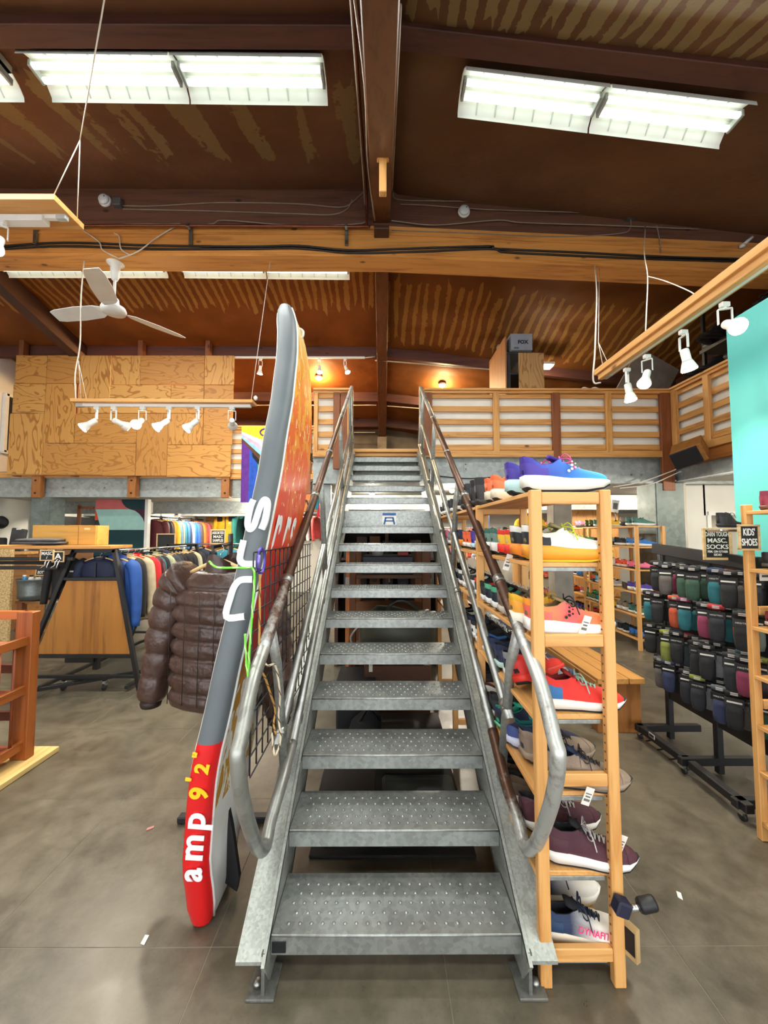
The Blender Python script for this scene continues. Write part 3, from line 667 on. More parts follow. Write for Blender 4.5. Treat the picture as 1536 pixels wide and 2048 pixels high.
for x in (-3.92, -2.17, -.41):
    b = B().box((x, 4.155, 4.97), (.035, .03, .2), None, .002).obj('pipe_bracket', STEEL, t); B().box((x, 4.1, 5.045), (.03, .05, .045), None, .004).obj('pipe_clamp', STEEL, b)
def loose(label, runs, r, m, name='cable'):
    o = thing(name, label, 'cable', runs[0][0])
    for p in runs: cable(B(), p, r).obj('cable_run', m, o)
    return o
yf = 4.165
loose('pair of thin grey cables stapled along the dark ridge timber', [[(-2.98, 4.2, 5.37), (-2.6, 4.19, 5.36), (-1.9, 4.2, 5.41), (-1, 4.2, 5.4), (-.5, 4.2, 5.36), (-.35, 4.2, 5.42), (-.2, 4.19, 5.56)], [(-2.98, 4.2, 5.33), (-2, 4.2, 5.31), (-1, 4.2, 5.28), (-.6, 4.2, 5.27), (-.42, 4.2, 5.33), (-.35, 4.2, 5.45)]], .006, CORDD)
loose('grey cable sagging along the top of the orange beam', [[(-3.5, yf, 5.06), (-2.9, yf, 5.12), (-2, yf, 5.12), (-1.8, yf, 5.17), (-1, yf, 5.11), (-.3, yf, 5.13), (-.18, yf, 5.18)], [(-4.5, yf, 5.1), (-3.2, yf, 5.09), (-2.3, yf, 5.13)]], .006, CORDD)
loose('black cables strung along the orange beam face', [[(-4.4, yf, 4.85), (-3.6, yf, 4.9), (-2.6, yf, 4.87), (-1.5, yf, 4.86), (-.95, yf, 4.87), (-.4, yf, 4.82), (.3, yf, 4.84), (1.2, yf, 4.87), (1.3, yf, 4.84), (2.2, yf, 4.8), (3.2, yf, 4.75), (4.4, yf, 4.72)],
    [(-4.4, yf, 4.82), (-3.6, yf, 4.86), (-2.6, yf, 4.83), (-1.5, yf, 4.835), (-.95, yf, 4.84), (-.4, yf, 4.79), (.3, yf, 4.8), (1.2, yf, 4.84), (1.4, yf, 4.8), (2.2, yf, 4.76), (3.2, yf, 4.72), (4.4, yf, 4.69)]], .011, WIREB)
loose('white flexible cables dropping from the beam to the fan', [[(-3.05, 4.17, 5.02), (-2.98, 4.16, 4.97), (-2.95, 4.15, 4.82), (-2.85, 4.16, 4.75)], [(-2.35, yf, 5.1), (-2.55, 4.15, 4.95), (-2.75, 4.14, 4.78), (-3.0, 4.2, 4.74)], [(-3.4, yf, 5.05), (-3.2, 4.15, 4.9), (-3.15, 4.15, 4.8), (-3.0, 4.2, 4.74)]], .007, CORD)
loose('thin cable drooping over the dark ridge timber on the right', [[(.12, 4.19, 5.55), (.16, 4.19, 5.45), (.6, 4.19, 5.43), (1.6, 4.19, 5.42), (2.4, 4.19, 5.38), (3.4, 4.19, 5.25), (4.5, 4.19, 5.2)], [(.1, yf, 5.17), (.6, yf, 5.12), (1.3, yf, 5.18), (1.6, yf, 5.15), (2.6, yf, 5.12), (3.6, yf, 5.08)], [(3.12, yf, 5.12), (3.14, yf, 5.0), (3.16, yf, 4.8)]], .006, CORDD)
loose('pair of thin conduits running up beside the centre rafter', [[(-.2, 4.1, 5.3), (-.19, 3.2, 5.03), (-.18, 1.5, 4.5)], [(-.09, 4.08, 5.1), (-.13, 3.2, 4.85), (-.12, 2.4, 4.6), (-.16, 1.6, 4.3)], [(.1, 4.0, 5.35), (.1, 3.0, 4.95), (.1, 2.0, 4.6)]], .008, mat('#a79c8c', .5))
loose('white conduit along the purlins of the far roof slope', [[(-.15, 7.33, 5.0), (.2, 7.34, 4.98), (1.2, 7.34, 4.9), (2.2, 7.34, 4.82)], [(-3, 8.8, 4.6), (-1, 8.8, 4.6), (-.15, 8.78, 4.6)], [(.1, 8.78, 4.58), (1.2, 8.8, 4.5)], [(-3, 9.9, 4.25), (-.2, 9.9, 4.25)]], .012, mat('#b9b1a2', .5))
t = thing('wall_hook', 'small white bracket on the far end of the ridge beam', 'bracket', (4.13, 4.15, 4.85)); B().tube([(4.08, 4.15, 4.88), (4.16, 4.12, 4.95)], .018, 8).obj('bracket_arm', FW, t); B().lathe([(.028, 0), (.03, .03)], (4.07, 4.15, 4.85), 10).obj('bracket_cup', FW, t)

loose('white cables running under the steel beam beside the corner post', [[(3.4, 5.6, 2.3), (3.8, 5.6, 2.37), (4.15, 5.5, 2.5), (4.33, 5.2, 2.62)], [(3.5, 5.6, 2.28), (3.95, 5.6, 2.34), (4.25, 5.4, 2.5)]], .009, CORD)
loose('black cable stapled to the steel beam right of the stair head', [[(.7, 5.7, 2.58), (.75, 5.71, 2.5), (1.0, 5.71, 2.46), (1.3, 5.71, 2.44), (1.7, 5.71, 2.46)]], .008, WIREB)
# ================================================================ PADDLE BOARD
def lerp_tab(tab, s):
    for (a, va), (b, vb) in zip(tab, tab[1:]):
        if s <= b:
            k = (s - a) / (b - a); k = k * k * (3 - 2 * k) * .35 + k * .65
            return va + (vb - va) * k
    return tab[-1][1]
def smooth_tab(tab, s):
    return (lerp_tab(tab, max(0, s - .03)) + 2 * lerp_tab(tab, s) + lerp_tab(tab, min(1, s + .03))) / 4
BX = [(0, -.755), (.1, -.755), (.2, -.735), (.33, -.665), (.45, -.6), (.55, -.552), (.66, -.515), (.775, -.495), (.87, -.50), (.94, -.525), (1, -.575)]
BW = [(0, .13), (.03, .17), (.1, .25), (.25, .325), (.45, .365), (.55, .37), (.7, .34), (.8, .285), (.88, .225), (.94, .165), (.98, .11), (1, .06)]
def bc(s): return Vector((smooth_tab(BX, s), 1.79 + .41 * s, .012 + 2.935 * s))
bw = lambda s: lerp_tab(BW, s); BT = .051
pb = thing('paddle_board', 'tall grey and red inflatable paddle board leaning upright against the stair handrail', 'paddle board', (-.75, 1.8, 0))
def ring(s, k=28, thick=BT):
    """superellipse cross section: width along y, thickness along x"""
    c = bc(s); w_ = bw(s); th = thick * min(1, .75 + s * 6) * (1 if s < .93 else max(.35, (1 - s) / .07 * .5 + .45)); out = []
    for j in range(k):
        a = 2 * math.pi * j / k; ca, sa = math.cos(a), math.sin(a)
        y = w_ * math.copysign(abs(ca) ** .75, ca); x = th * math.copysign(abs(sa) ** .55, sa)
        # squarish inflated rail: flat faces, rounded edges of about 5 cm
        e = w_ - min(.045, w_ * .8)
        if abs(y) > e: x = th * math.sqrt(max(0, 1 - ((abs(y) - e) / (w_ - e)) ** 3.2)) * (1 if sa >= 0 else -1)
        else: x = th * (1 if sa >= 0 else -1)
        out.append(c + Vector((x, y, 0)))
    return out
def ring2(s, th_k=1.):
    c = bc(s); w_ = bw(s); th = BT * (1 if s < .965 else max(.62, 1 - (s - .965) * 11)) * (1 if s > .02 else .8); out = []
    r_ = min(.05, w_ * .85)
    ys = []
    for j in range(7):            # near rail, half round and flattened
        a = -math.pi / 2 + math.pi * j / 6
        out.append(c + Vector((th * math.sin(a), -w_ + r_ - r_ * abs(math.cos(a)) ** .55, 0)))
    for y in (-.5, 0, .5): out.append(c + Vector((th * 1.02, y * w_, 0)))
    for j in range(7):
        a = math.pi / 2 - math.pi * j / 6
        out.append(c + Vector((th * math.sin(a), w_ - r_ + r_ * abs(math.cos(a)) ** .55, 0)))
    for y in (.5, 0, -.5): out.append(c + Vector((-th * 1.02, y * w_, 0)))
    return out
GREYB = mat('#5d6468', .5, 0, .06, 5, .1, 30); REDB = mat('#d3161a', .42, 0, .05, 5); WHITEB = mat('#d9dad6', .45, 0, .04)
SR = .262
def strip(s0, s1, n, idx):
    rs = [ring2(s0 + (s1 - s0) * i / n) for i in range(n + 1)]
    return [[r[i] for i in idx] for r in rs]
NEAR = list(range(0, 7)); FAR = list(range(10, 17)); HULL = [6, 7, 8, 9, 10]; DK = [16, 17, 18, 19, 0]
for nm, m_, a, b_ in (('side_rail_red', REDB, 0, SR), ('side_rail_grey', GREYB, SR, 1)):
    n = 10 if m_ is REDB else 30
    for idx in (NEAR, FAR): B().loft(strip(a, b_, n, idx), False, False).obj(nm, m_, pb)
B().loft(strip(0, 1, 40, HULL), False, False).obj('hull', WHITEB, pb); B().loft(strip(0, 1, 40, DK), False, False).obj('deck', mat('#2a2c2e', .7), pb)
b = B(); r0 = ring2(0); r1 = ring2(1); c0 = bc(0) - Vector((0, 0, .012)); b.add(r0 + [c0 + (Vector(v) - bc(0)) * .75 for v in r0], [(i, (i + 1) % 20, 20 + (i + 1) % 20, 20 + i) for i in range(20)] + [tuple(range(20, 40))], True).obj('tail_cap', REDB, pb)
B().add(r1, [tuple(range(20))]).obj('nose_cap', GREYB, pb)
for sg, a in ((-1, 0), (1, 6)):
    ln = [ring2(s / 40)[a] + Vector((sg * .001, 0, 0)) for s in range(41)]; B().tube(ln, .006, 6).obj('seam_tape', WHITEB, pb)
def graphic():
    g = N('hull_print'); sp = g.xyz(); z = sp[2]; P = g.mapping((1, 1.2, .55))
    n1 = g.noise(P, 11, 4, .6, .6); n2 = g.noise(P, 26, 3, .6, .5)
    base = g.ramp(g.math('DIVIDE', z, 3.), [(.0, lin('#d9dad6')), (.24, lin('#d6cfae')), (.36, lin('#a23024')), (.5, lin('#c62c22')), (.62, lin('#dc4a26')), (.75, lin('#e8742a')), (.86, lin('#eba23a')), (.95, lin('#f0d890'))])
    och = g.ramp(g.math('DIVIDE', z, 3.), [(.0, lin('#b98a2a')), (.33, lin('#a97a20')), (.42, lin('#8c1d17')), (.6, lin('#e0682a')), (.8, lin('#efb23c')), (.95, lin('#f3e2b0'))])
    m1 = g.math('GREATER_THAN', n1, .53); col = g.mix(m1, base, och)
    low = g.math('LESS_THAN', z, .98); wh = g.math('MULTIPLY', low, g.math('LESS_THAN', n1, .5)); col = g.mix(wh, col, lin('#dcdcd4'))
    hi = g.math('MULTIPLY', g.math('GREATER_THAN', z, 1.75), g.math('GREATER_THAN', n2, .64)); col = g.mix(hi, col, lin('#f2e3b4'))
    return g.out(col, .4)
def inset(s, o=.0022): 
    c = bc(s); w_ = bw(s) * .985 - .05; th = BT * (1 if s < .965 else max(.62, 1 - (s - .965) * 11)) * 1.02 + o
    return [c + Vector((th, -w_ + 2 * w_ * k / 6, 0)) for k in range(7)]
B().loft([inset(.16 + .8 * i / 36) for i in range(37)], False, False).obj('printed_hull_graphic', graphic(), pb)
b = B(); c = bc(.07); fin = [(c.x + .055, c.y - .02, c.z + .2), (c.x + .055, c.y + .02, c.z - .1), (c.x + .2, c.y + .0, c.z - .16), (c.x + .19, c.y, c.z - .04)]
m_ = Matrix(((0, 0, 1, 0), (1, 0, 0, 0), (0, 1, 0, 0), (0, 0, 0, 1)))
b = B(); pf = [(-.0, .2), (.0, -.16), (.055, -.2), (.065, -.14), (.03, .07)]
b.prism([(p + c.x + .045, q + c.z) for p, q in pf], -(c.y + .012), -(c.y - .012), Matrix.Rotation(R(90), 4, 'X')).obj('fin', BLACK, pb)
# lettering, letter by letter along the rail
LW = mat('#e9ecec', .5, 0, .02); LY = mat('#f2c21c', .5, 0, .02)
def rail_letter(ch, s, size, m_, sx=1., dx=0.):
    c = bc(s); tn = (bc(s + .01) - bc(s - .01)).normalized(); p = c + Vector((dx, -bw(s) - .0035, 0))
    wn = (Vector((0, -bw(s + .01), 0)) - Vector((0, -bw(s - .01), 0))) ; tn = (tn * (bc(s + .01) - bc(s - .01)).length + wn).normalized()
    up = Vector((-1, 0, 0)); up = (up - tn * up.dot(tn)).normalized()
    return text(ch, size, m_, face_mtx(p, tn, up), pb, 'rail_letter', .002, 'CENTER', sx, .003)
# large rounded letters drawn as strokes: n, r, s
def stroke_letter(kind, s0, h, wd, th_):
    """strokes in (u along the rail, v across); u to the nose"""
    if kind == 'n': path = [(0, 0), (0, 1), (.55, 1), (.8, .93), (.95, .75), (1, .5), (1, 0)]
    if kind == 'r': path = [(0, 0), (0, .62), (.1, .88), (.3, 1), (1, 1)]
    if kind == 's': path = [(1, .92), (.75, 1), (.3, 1), (.08, .9), (0, .74), (.1, .58), (.35, .52), (.65, .46), (.92, .36), (1, .22), (.88, .06), (.6, 0), (.25, 0), (0, .1)]
    pts = []
    for u, v in path:
        s = s0 + u * wd / 2.935; c = bc(s); pts.append(c + Vector((BT * .72 - v * BT * 1.44, -bw(s) - .001, 0)))
    P = spline(pts, 4); vs = []; fs = []
    for i, p in enumerate(P):
        d = (P[min(i + 1, len(P) - 1)] - P[max(i - 1, 0)]).normalized(); sd = d.cross(Vector((0, 1, 0))).normalized()
        for e in (-1, 1):
            vs += [p + sd * e * th_ / 2 + Vector((0, .012, 0)), p + sd * e * th_ / 2 + Vector((0, -.003, 0))]
    for i in range(len(P) - 1):
        a = i * 4; q = a + 4; fs += [(a + 1, a + 3, q + 3, q + 1), (a, a + 1, q + 1, q), (a + 3, a + 2, q + 2, q + 3)]
    return B().add(vs, fs).obj('rail_letter', LW, pb)
for k, s0, wd in (('n', .432, .15), ('r', .505, .1), ('s', .555, .13)): stroke_letter(k, s0, .09, wd, .027)
for ch, s in zip('amp', (.092, .128, .163)): rail_letter(ch, s, .135, LW, 1.0)
rail_letter('9', .2, .1, LY, .95, .012); rail_letter("'", .218, .07, LY, 1, -.02); rail_letter('2', .233, .075, LY, 1, .008); rail_letter('"', .25, .05, LY, 1, -.02)
for i, (ch, y) in enumerate(zip('nrs', (-.2, -.03, .1))):
    s = .545; c = bc(s); text(ch, .46, LW, face_mtx((c.x + BT * 1.02 + .006, c.y + y, c.z + .02), (0, 1, 0), (bc(.6) - bc(.5))), pb, 'hull_letter', .001, 'CENTER', .62, .006)
b = B(); c = bc(.955); B().tube(spline([c + Vector((.045, .0, -.06)), c + Vector((.07, .0, -.04)), c + Vector((.07, 0, -.01)), c + Vector((.04, 0, .01))], 5), .008, 8).obj('nose_handle', WHITEB, pb)
# ---- wire grid panel tied to the handrail
t = thing('wire_grid_panel', 'black wire grid panel standing between paddle board and handrail', 'grid panel', (-.497, 1.9, .72)); GX = -.4975
for i in range(16): B().tube([(GX, 1.48 + i * .076, .72), (GX, 1.48 + i * .076, 1.55)], .0032, 6).obj('grid_wire', BLACKM, t)
for i in range(12): B().tube([(GX + .006, 1.47, .72 + i * .0755), (GX + .006, 2.63, .72 + i * .0755)], .0032, 6).obj('grid_wire', BLACKM, t)
# cords and carabiner
def twist(mcol, pts, r, label, name='cord'):
    o = thing(name, label, 'cord', pts[0]); P = spline(pts, 8); cable(B(), pts, r, 6, 8).obj('strand', mcol[0], o)
    Q = []
    for i, p in enumerate(P): Q.append(p + Vector((math.cos(i * 1.3), math.sin(i * 1.3), 0)) * r * .8)
    B().tube(Q, r * .55, 5).obj('strand', mcol[1], o); return o
LIME = mat('#6fd03c', .6); LIME2 = mat('#c9e0a0', .6); TAN = mat('#b98e4a', .7); TAN2 = mat('#5a3f24', .7); CREAM = mat('#d8cbb0', .7)
twist((LIME, LIME2), [(-.64, 1.42, 1.52), (-.6, 1.4, 1.5), (-.52, 1.43, 1.495), (-.488, 1.46, 1.48), (-.487, 1.45, 1.35), (-.492, 1.44, 1.2), (-.487, 1.42, 1.1), (-.475, 1.4, 1.02), (-.49, 1.37, .96)], .0042, 'lime green cord tied around the paddle board')
twist((LIME, LIME2), [(-.5, 1.41, 1.26), (-.488, 1.4, 1.15), (-.478, 1.4, 1.05), (-.5, 1.36, .97), (-.49, 1.34, .95)], .0038, 'loose lime green cord end knotted at the handrail')
twist((TAN, TAN2), [(-.484, 1.52, 1.47), (-.482, 1.52, 1.3), (-.48, 1.52, 1.12), (-.465, 1.55, 1.05), (-.462, 1.6, .98), (-.455, 1.66, .88), (-.46, 1.66, .82), (-.45, 1.66, .78)], .0045, 'tan braided cord hanging down the wire grid')
twist((CREAM, TAN2), [(-.5, 1.6, 1.13), (-.46, 1.55, 1.1), (-.44, 1.6, 1.08), (-.43, 1.64, .95), (-.44, 1.66, .85), (-.43, 1.66, .76), (-.45, 1.65, .7), (-.47, 1.67, .78)], .0045, 'cream braided cord looped around the handrail end')
t = thing('carabiner', 'purple carabiner clipped to the top corner of the wire grid', 'carabiner', (-.49, 1.5, 1.48))
B().tube([Vector((-.482 + .005 * math.cos(a), 1.525 + .03 * math.cos(a), 1.515 + .05 * math.sin(a))) for a in [2 * math.pi * i / 16 for i in range(16)]], .005, 8, closed=True).obj('ring', mat('#5a4bb0', .3, .5), t)
B().tube([(-.482, 1.497, 1.49), (-.482, 1.497, 1.54)], .0065, 8).obj('screw_gate', mat('#8b80cf', .3, .5), t)
# ================================================================ PUFFER JACKET
def puffer(label, loc, rotz):
    t = thing('puffer_jacket', label, 'jacket', loc, None, False, rotz)
    m_ = mat('#443029', .34, 0, .14, 20, .9, 38)
    def puff(c0, c1, fn, rows, n=56, per=8, depth=.12, phase=0.):
        """tube of stitched rows; fn(k)->(centre, rx, ry, axis_right)"""
        rings = []
        for i in range(rows * per + 1):
            k = i / (rows * per); p, rx, ry, tilt = fn(k); q = abs(math.sin(math.pi * (k * rows + phase)))
            sw = (1 - depth) + depth * q ** .38 + .03 * noise.noise(Vector((k * rows * 5., 3.1, p.x * 9)))
            r_ = []
            for j in range(n):
                a = 2 * math.pi * j / n; w_ = sw * (1 + .05 * noise.noise(Vector((math.cos(a) * 4, math.sin(a) * 4, k * rows * 1.6))) + .035 * noise.noise(Vector((math.cos(a) * 13, math.sin(a) * 13, k * rows * 3.1))))
                ca, sa = math.cos(a), math.sin(a)
                v = Vector((rx * w_ * math.copysign(abs(ca) ** .8, ca), ry * w_ * math.copysign(abs(sa) ** .8, sa), 0))
                r_.append(p + tilt @ v)
            rings.append(r_)
        return rings
    I = Matrix()
    def body(k):
        z = -.06 - k * .72; wd = .2 + .05 * min(1, k * 5) + .03 * k; wd *= (.72 + .28 * min(1, k * 9))
        return Vector((0, 0, z)), wd, (.085 + .06 * min(1, k * 4)), Matrix()
    bd = B().loft(puff(0, 0, body, 8)).obj('body', m_, t)
    for s in (-1, 1):
        pts = [Vector((s * .19, 0, -.09)), Vector((s * .275, .0, -.16)), Vector((s * .33, -.01, -.33)), Vector((s * .37, -.02, -.55)), Vector((s * .40, -.04, -.78))]
        P = spline(pts, 8)
        def slv(k):
            x = k * (len(P) - 1); i = min(int(x), len(P) - 2); p = P[i].lerp(P[i + 1], x - i); d = (P[i + 1] - P[i]).normalized()
            q = Vector((0, 0, -1)).rotation_difference(d).to_matrix().to_4x4(); r_ = .118 - .048 * k
            return p, r_, r_ * .95, q
        B().loft(puff(0, 0, slv, 7, 30, 8, .15)).obj('sleeve', m_, t)
        B().lathe([(.052, 0), (.056, -.02), (.05, -.04)], P[-1] - Vector((0, 0, .0)), 14).obj('cuff', mat('#2a1a14', .6), t)
    hood = []
    for i in range(9):
        k = i / 8; hood.append([Vector((.11 * math.cos(a) * (1 - .3 * k), .1 * math.sin(a) + .03, -.09 + .1 * k - .03 * math.cos(2 * a))) * 1 for a in [2 * math.pi * j / 18 for j in range(18)]])
    B().loft(hood, True, False).obj('hood', m_, t)
    for x in (-.19, -.1, -.01, .08, .16):
        B().tube([(x, -.148, -.16), (x + .003, -.152, -.4), (x, -.15, -.74)], .002, 5).obj('stitch_line', mat('#1d120e', .6), bd)
    hg = B().tube(spline([(-.19, 0, -.07), (-.1, 0, -.03), (0, 0, .0), (.1, 0, -.03), (.19, 0, -.07)], 5), .011, 8).obj('hanger', HANGW, t)
    B().tube([(0, 0, 0), (0, 0, .04)] + [(0.022 * math.sin(a), 0, .062 - .022 * math.cos(a)) for a in [R(x) for x in range(0, 240, 30)]], .002, 5).obj('hook', CHROME, hg)
    return t
puffer('dark brown down puffer jacket on a wooden hanger beside the paddle board', (-.91, 2.16, 1.47), R(-14))
# black stand the jacket hangs on, mostly hidden by the board
t = thing('garment_stand', 'black steel garment stand behind the paddle board, carrying the brown jacket', 'clothes stand', (-.88, 2.25, 0))
B().tube([(-.92, 2.32, .03), (-.92, 2.32, 1.62)], .016, 8).obj('post', BLACKM, t); B().tube([(-.92, 2.32, 1.56), (-.91, 2.05, 1.55)], .01, 8).obj('arm', BLACKM, t)
B().box((-.9, 2.25, .02), (.5, .05, .035), None, .006).obj('foot', BLACKM, t); B().box((-.9, 2.25, .02), (.05, .6, .035), None, .006).obj('foot', BLACKM, t)
t = thing('black_pants', 'black garment hanging below the brown jacket beside the paddle board', 'trousers', (-.86, 2.25, .55))
B().loft([[(-.9 + sx * wd, 2.3 + sy * .035, z) for sx, sy in ((-1, -1), (0, -1.3), (1, -1), (1, 1), (0, 1.2), (-1, 1))] for z, wd in ((1.0, .11), (.8, .12), (.6, .12), (.52, .11))]).obj('leg_pair', mat('#101013', .8), t)
t = thing('chrome_clamp', 'chrome clamp with white knob on the stand behind the board', 'clamp', (-.95, 2.28, .42))
B().box((-.965, 2.3, .43), (.05, .05, .08), None, .008).obj('clamp_body', CHROME, t); B().lathe([(.014, -.03), (.018, 0), (.014, .02)], (-1.0, 2.28, .46), 10, Matrix.Rotation(R(90), 4, 'Y')).obj('knob', WHITE, t)
B().tube([(-.94, 2.3, .38), (-.93, 2.31, .25)], .02, 8).obj('stem', BLACKM, t)
# ================================================================ SHOES
def tab(T, t):
    if t <= T[0][0]: return T[0][1]
    for (a, va), (b, vb) in zip(T, T[1:]):
        if t <= b:
            k = (t - a) / (b - a); return va + (vb - va) * (k * k * (3 - 2 * k) * .5 + k * .5)
    return T[-1][1]
SHW = [(0, .022), (.03, .03), (.1, .036), (.25, .036), (.42, .038), (.6, .046), (.75, .049), (.86, .043), (.94, .03), (.985, .014), (1, .004)]
def shoe_meshes(kind, L=.30):
    boot = kind == 'boot'; chunk = {'runner': 1.15, 'chunky': 1.6, 'hiker': 1.1, 'boot': 1.1, 'slim': .8}[kind]
    ms = [(0, .036 * chunk), (.2, .034 * chunk), (.5, .028 * chunk), (.8, .026 * chunk), (1, .026 * chunk)]
    bt = [(0, .014), (.06, .004), (.15, 0), (.65, 0), (.85, .008), (1, .026)]
    ch = [(0, .112), (.05, .108), (.18, .082), (.3, .084), (.4, .103)] if not boot else [(0, .165), (.1, .165), (.25, .16), (.4, .155)]
    if kind in ('hiker',): ch = [(0, .118), (.05, .116), (.18, .096), (.3, .098), (.4, .112)]
    off = .034 * (chunk - 1) * .8
    hh = [(.4, .104 if not boot else .155), (.5, .088 if not boot else .11), (.6, .074), (.7, .064), (.8, .058), (.9, .051), (.96, .042), (1, .03)]
    t1 = .42; NS = 24; NW = 7
    W = lambda t: tab(SHW, t); MZ = lambda t: tab(ms, t); top = lambda t: (tab(ch, t) if t <= .4 else tab(hh, t)) + off
    def xx(t, zrel): return L * t - (.012 * zrel if t < .12 else 0) * (1 - t / .12 if t < .12 else 0)
    ts = [0, .02, .05, .09] + [.09 + (1 - .09) * i / (NS - 4) for i in range(1, NS - 3)]
    def wall(t, inset=0., lift=0.):
        """points from the sole edge up to the collar (open) or to the crest (closed)"""
        w_, m0, h0 = W(t) + lift, MZ(t) - .004, top(t) + lift; P = []
        for k in range(NW):
            a = k / (NW - 1)
            if t < t1: y = w_ * (1 - .34 * a ** 2) * (1 + .1 * math.sin(a * math.pi)); z = m0 + (h0 - m0) * a
            else:
                th = a * math.pi / 2; y = w_ * math.cos(th) ** .62 if a < 1 else 0.; z = m0 + (h0 - m0) * math.sin(th) ** .8
                bl = min(1, (t - t1) / .1)
                if a == 1: y = 0
                else: y = y * bl + (1 - bl) * w_ * (1 - .34 * a ** 2 - (.5 * a ** 6)) 
            P.append((y, z, a))
        return P
    up = B(); vs = []; fs = []
    for t in ts:
        for sgn in (1, -1):
            for y, z, a in wall(t): vs.append((xx(t, a), sgn * y, z))
    n = NW * 2
    for i in range(len(ts) - 1):
        for sgn in (0, 1):
            for k in range(NW - 1):
                a = i * n + sgn * NW + k; fs.append((a, a + 1, a + 1 + n, a + n))
        if ts[i] >= t1: pass
    for k in range(NW - 1): fs.append((k, k + 1, NW + k + 1, NW + k))
    e = (len(ts) - 1) * n
    for k in range(NW - 1): fs.append((e + k, e + k + 1, e + NW + k + 1, e + NW + k))
    up.add(vs, fs, True)
    out = {'upper': up}
    # collar lining: padded rim, inner wall and insole
    li = B(); rings = []
    for t in [x for x in ts if x < t1 + .03]:
        w_, h0 = W(t), top(t) if t < .4 else top(.4); y0 = w_ * .66; r = []
        for y, z in ((y0 + .001, h0 - .006), (y0 * .97, h0 + .002), (y0 * .8, h0 - .001), (y0 * .72, h0 - .03), (y0 * .72, MZ(t) + .012), (0, MZ(t) + .008), (-y0 * .72, MZ(t) + .012), (-y0 * .72, h0 - .03), (-y0 * .8, h0 - .001), (-y0 * .97, h0 + .002), (-y0 - .001, h0 - .006)): r.append((xx(t, 1) + (.006 if t == 0 else 0), y, z))
        rings.append(r)
    li.loft(rings, False, False)
    li.add([rings[0][0], rings[0][1], rings[0][2], rings[0][8], rings[0][9], rings[0][10]], [(0, 1, 4, 5), (1, 2, 3, 4)], True); li.add([rings[0][2], rings[0][3], rings[0][4], rings[0][6], rings[0][7], rings[0][8]], [(0, 1, 4, 5), (1, 2, 3, 4)], True)
    out['collar_lining'] = li
    tg = B(); rings = []
    for x, z, wd in ((.29, top(.4) + .016, .017), (.33, top(.4) + .012, .021), (.42, top(.42) + .002, .02), (.52, top(.52) + .001, .017), (.64, top(.64) - .001, .014)):
        rings.append([(x * L, -wd, z - .004), (x * L, 0, z + .003), (x * L, wd, z - .004), (x * L, wd, z - .012), (x * L, -wd, z - .012)])
    tg.loft(rings); out['tongue'] = tg
    la = B()
    for k in range(5):
        t = .45 + k * .047; z = top(t); x = t * L
        la.tube([(x, -.026, z - .012), (x + .002, -.012, z + .002), (x + .004, .012, z + .002), (x + .006, .026, z - .012)], .0027, 5)
        la.tube([(x, -.022, z - .01), (x + .008, 0, z + .004), (x + .015, .022, z - .012)], .0024, 5)
    t = .43; z = top(.42) + .004; x = t * L
    for sg in (-1, 1):
        la.tube(spline([(x, 0, z), (x + .01, sg * .025, z + .014), (x + .02, sg * .045, z - .01), (x + .012, sg * .03, z - .02), (x, 0, z)], 4), .0022, 5); la.tube(spline([(x, 0, z), (x + .02, sg * .03, z - .005), (x + .03, sg * .05, z - .045)], 4), .0022, 5)
    out['laces'] = la
    mi = B(); rings = []
    for t in ts:
        w_ = W(t) * 1.06 + .004; zb, zt = tab(bt, t) + .006, MZ(t) + .002; x = L * t + (-.008 if t < .02 else 0) + (.006 if t > .98 else 0)
        rings.append([(x, -w_ * .96, zt), (x, -w_ * 1.03, zt * .6 + zb * .4), (x, -w_ * .97, zb), (x, w_ * .97, zb), (x, w_ * 1.03, zt * .6 + zb * .4), (x, w_ * .96, zt)])
    mi.loft(rings); out['midsole'] = mi
    ou = B(); rings = []
    for t in ts:
        w_ = W(t) * 1.05 + .003; zb = tab(bt, t); x = L * t + (.006 if t > .98 else 0); th = .009 if kind in ('hiker', 'boot') else .006
        rings.append([(x, -w_, zb + th), (x, -w_ * .97, zb), (x, w_ * .97, zb), (x, w_, zb + th)])
    ou.loft(rings, True, True, False); out['outsole'] = ou
    def patch(ta, tb_, a0, a1, lift, sides=(1, -1)):
        p = B()
        for sgn in sides:
            rings = []
            for t in [ta + (tb_ - ta) * i / 7 for i in range(8)]:
                q = wall(t, 0, lift); r = []
                for k in range(NW):
                    if a0 - 1e-6 <= k / (NW - 1) <= a1 + 1e-6: r.append((xx(t, q[k][2]) - (lift if t < .02 else 0) + (lift if t > .95 else 0), sgn * q[k][0], q[k][1]))
                rings.append(r)
            p.loft(rings, False, False)
            if ta == 0: p.add([v for v in rings[0]] + [(v[0], -v[1], v[2]) for v in rings[0]], [(i, i + 1, len(r) + i + 1, len(r) + i) for i in range(len(r) - 1)], True) if sgn == 1 else None
        return p
    out['heel_counter'] = patch(0, .24, 0, .67, .0016); out['toe_cap'] = patch(.86, .995, 0, 1, .0016); out['side_overlay'] = patch(.42, .56, 0, .67, .0014, (-1,)); out['inner_overlay'] = patch(.42, .56, 0, .67, .0014, (1,))
    return {k: v.mesh(k) for k, v in out.items()}
SHOES = {k: shoe_meshes(k) for k in ('runner', 'chunky', 'hiker', 'boot', 'slim')}
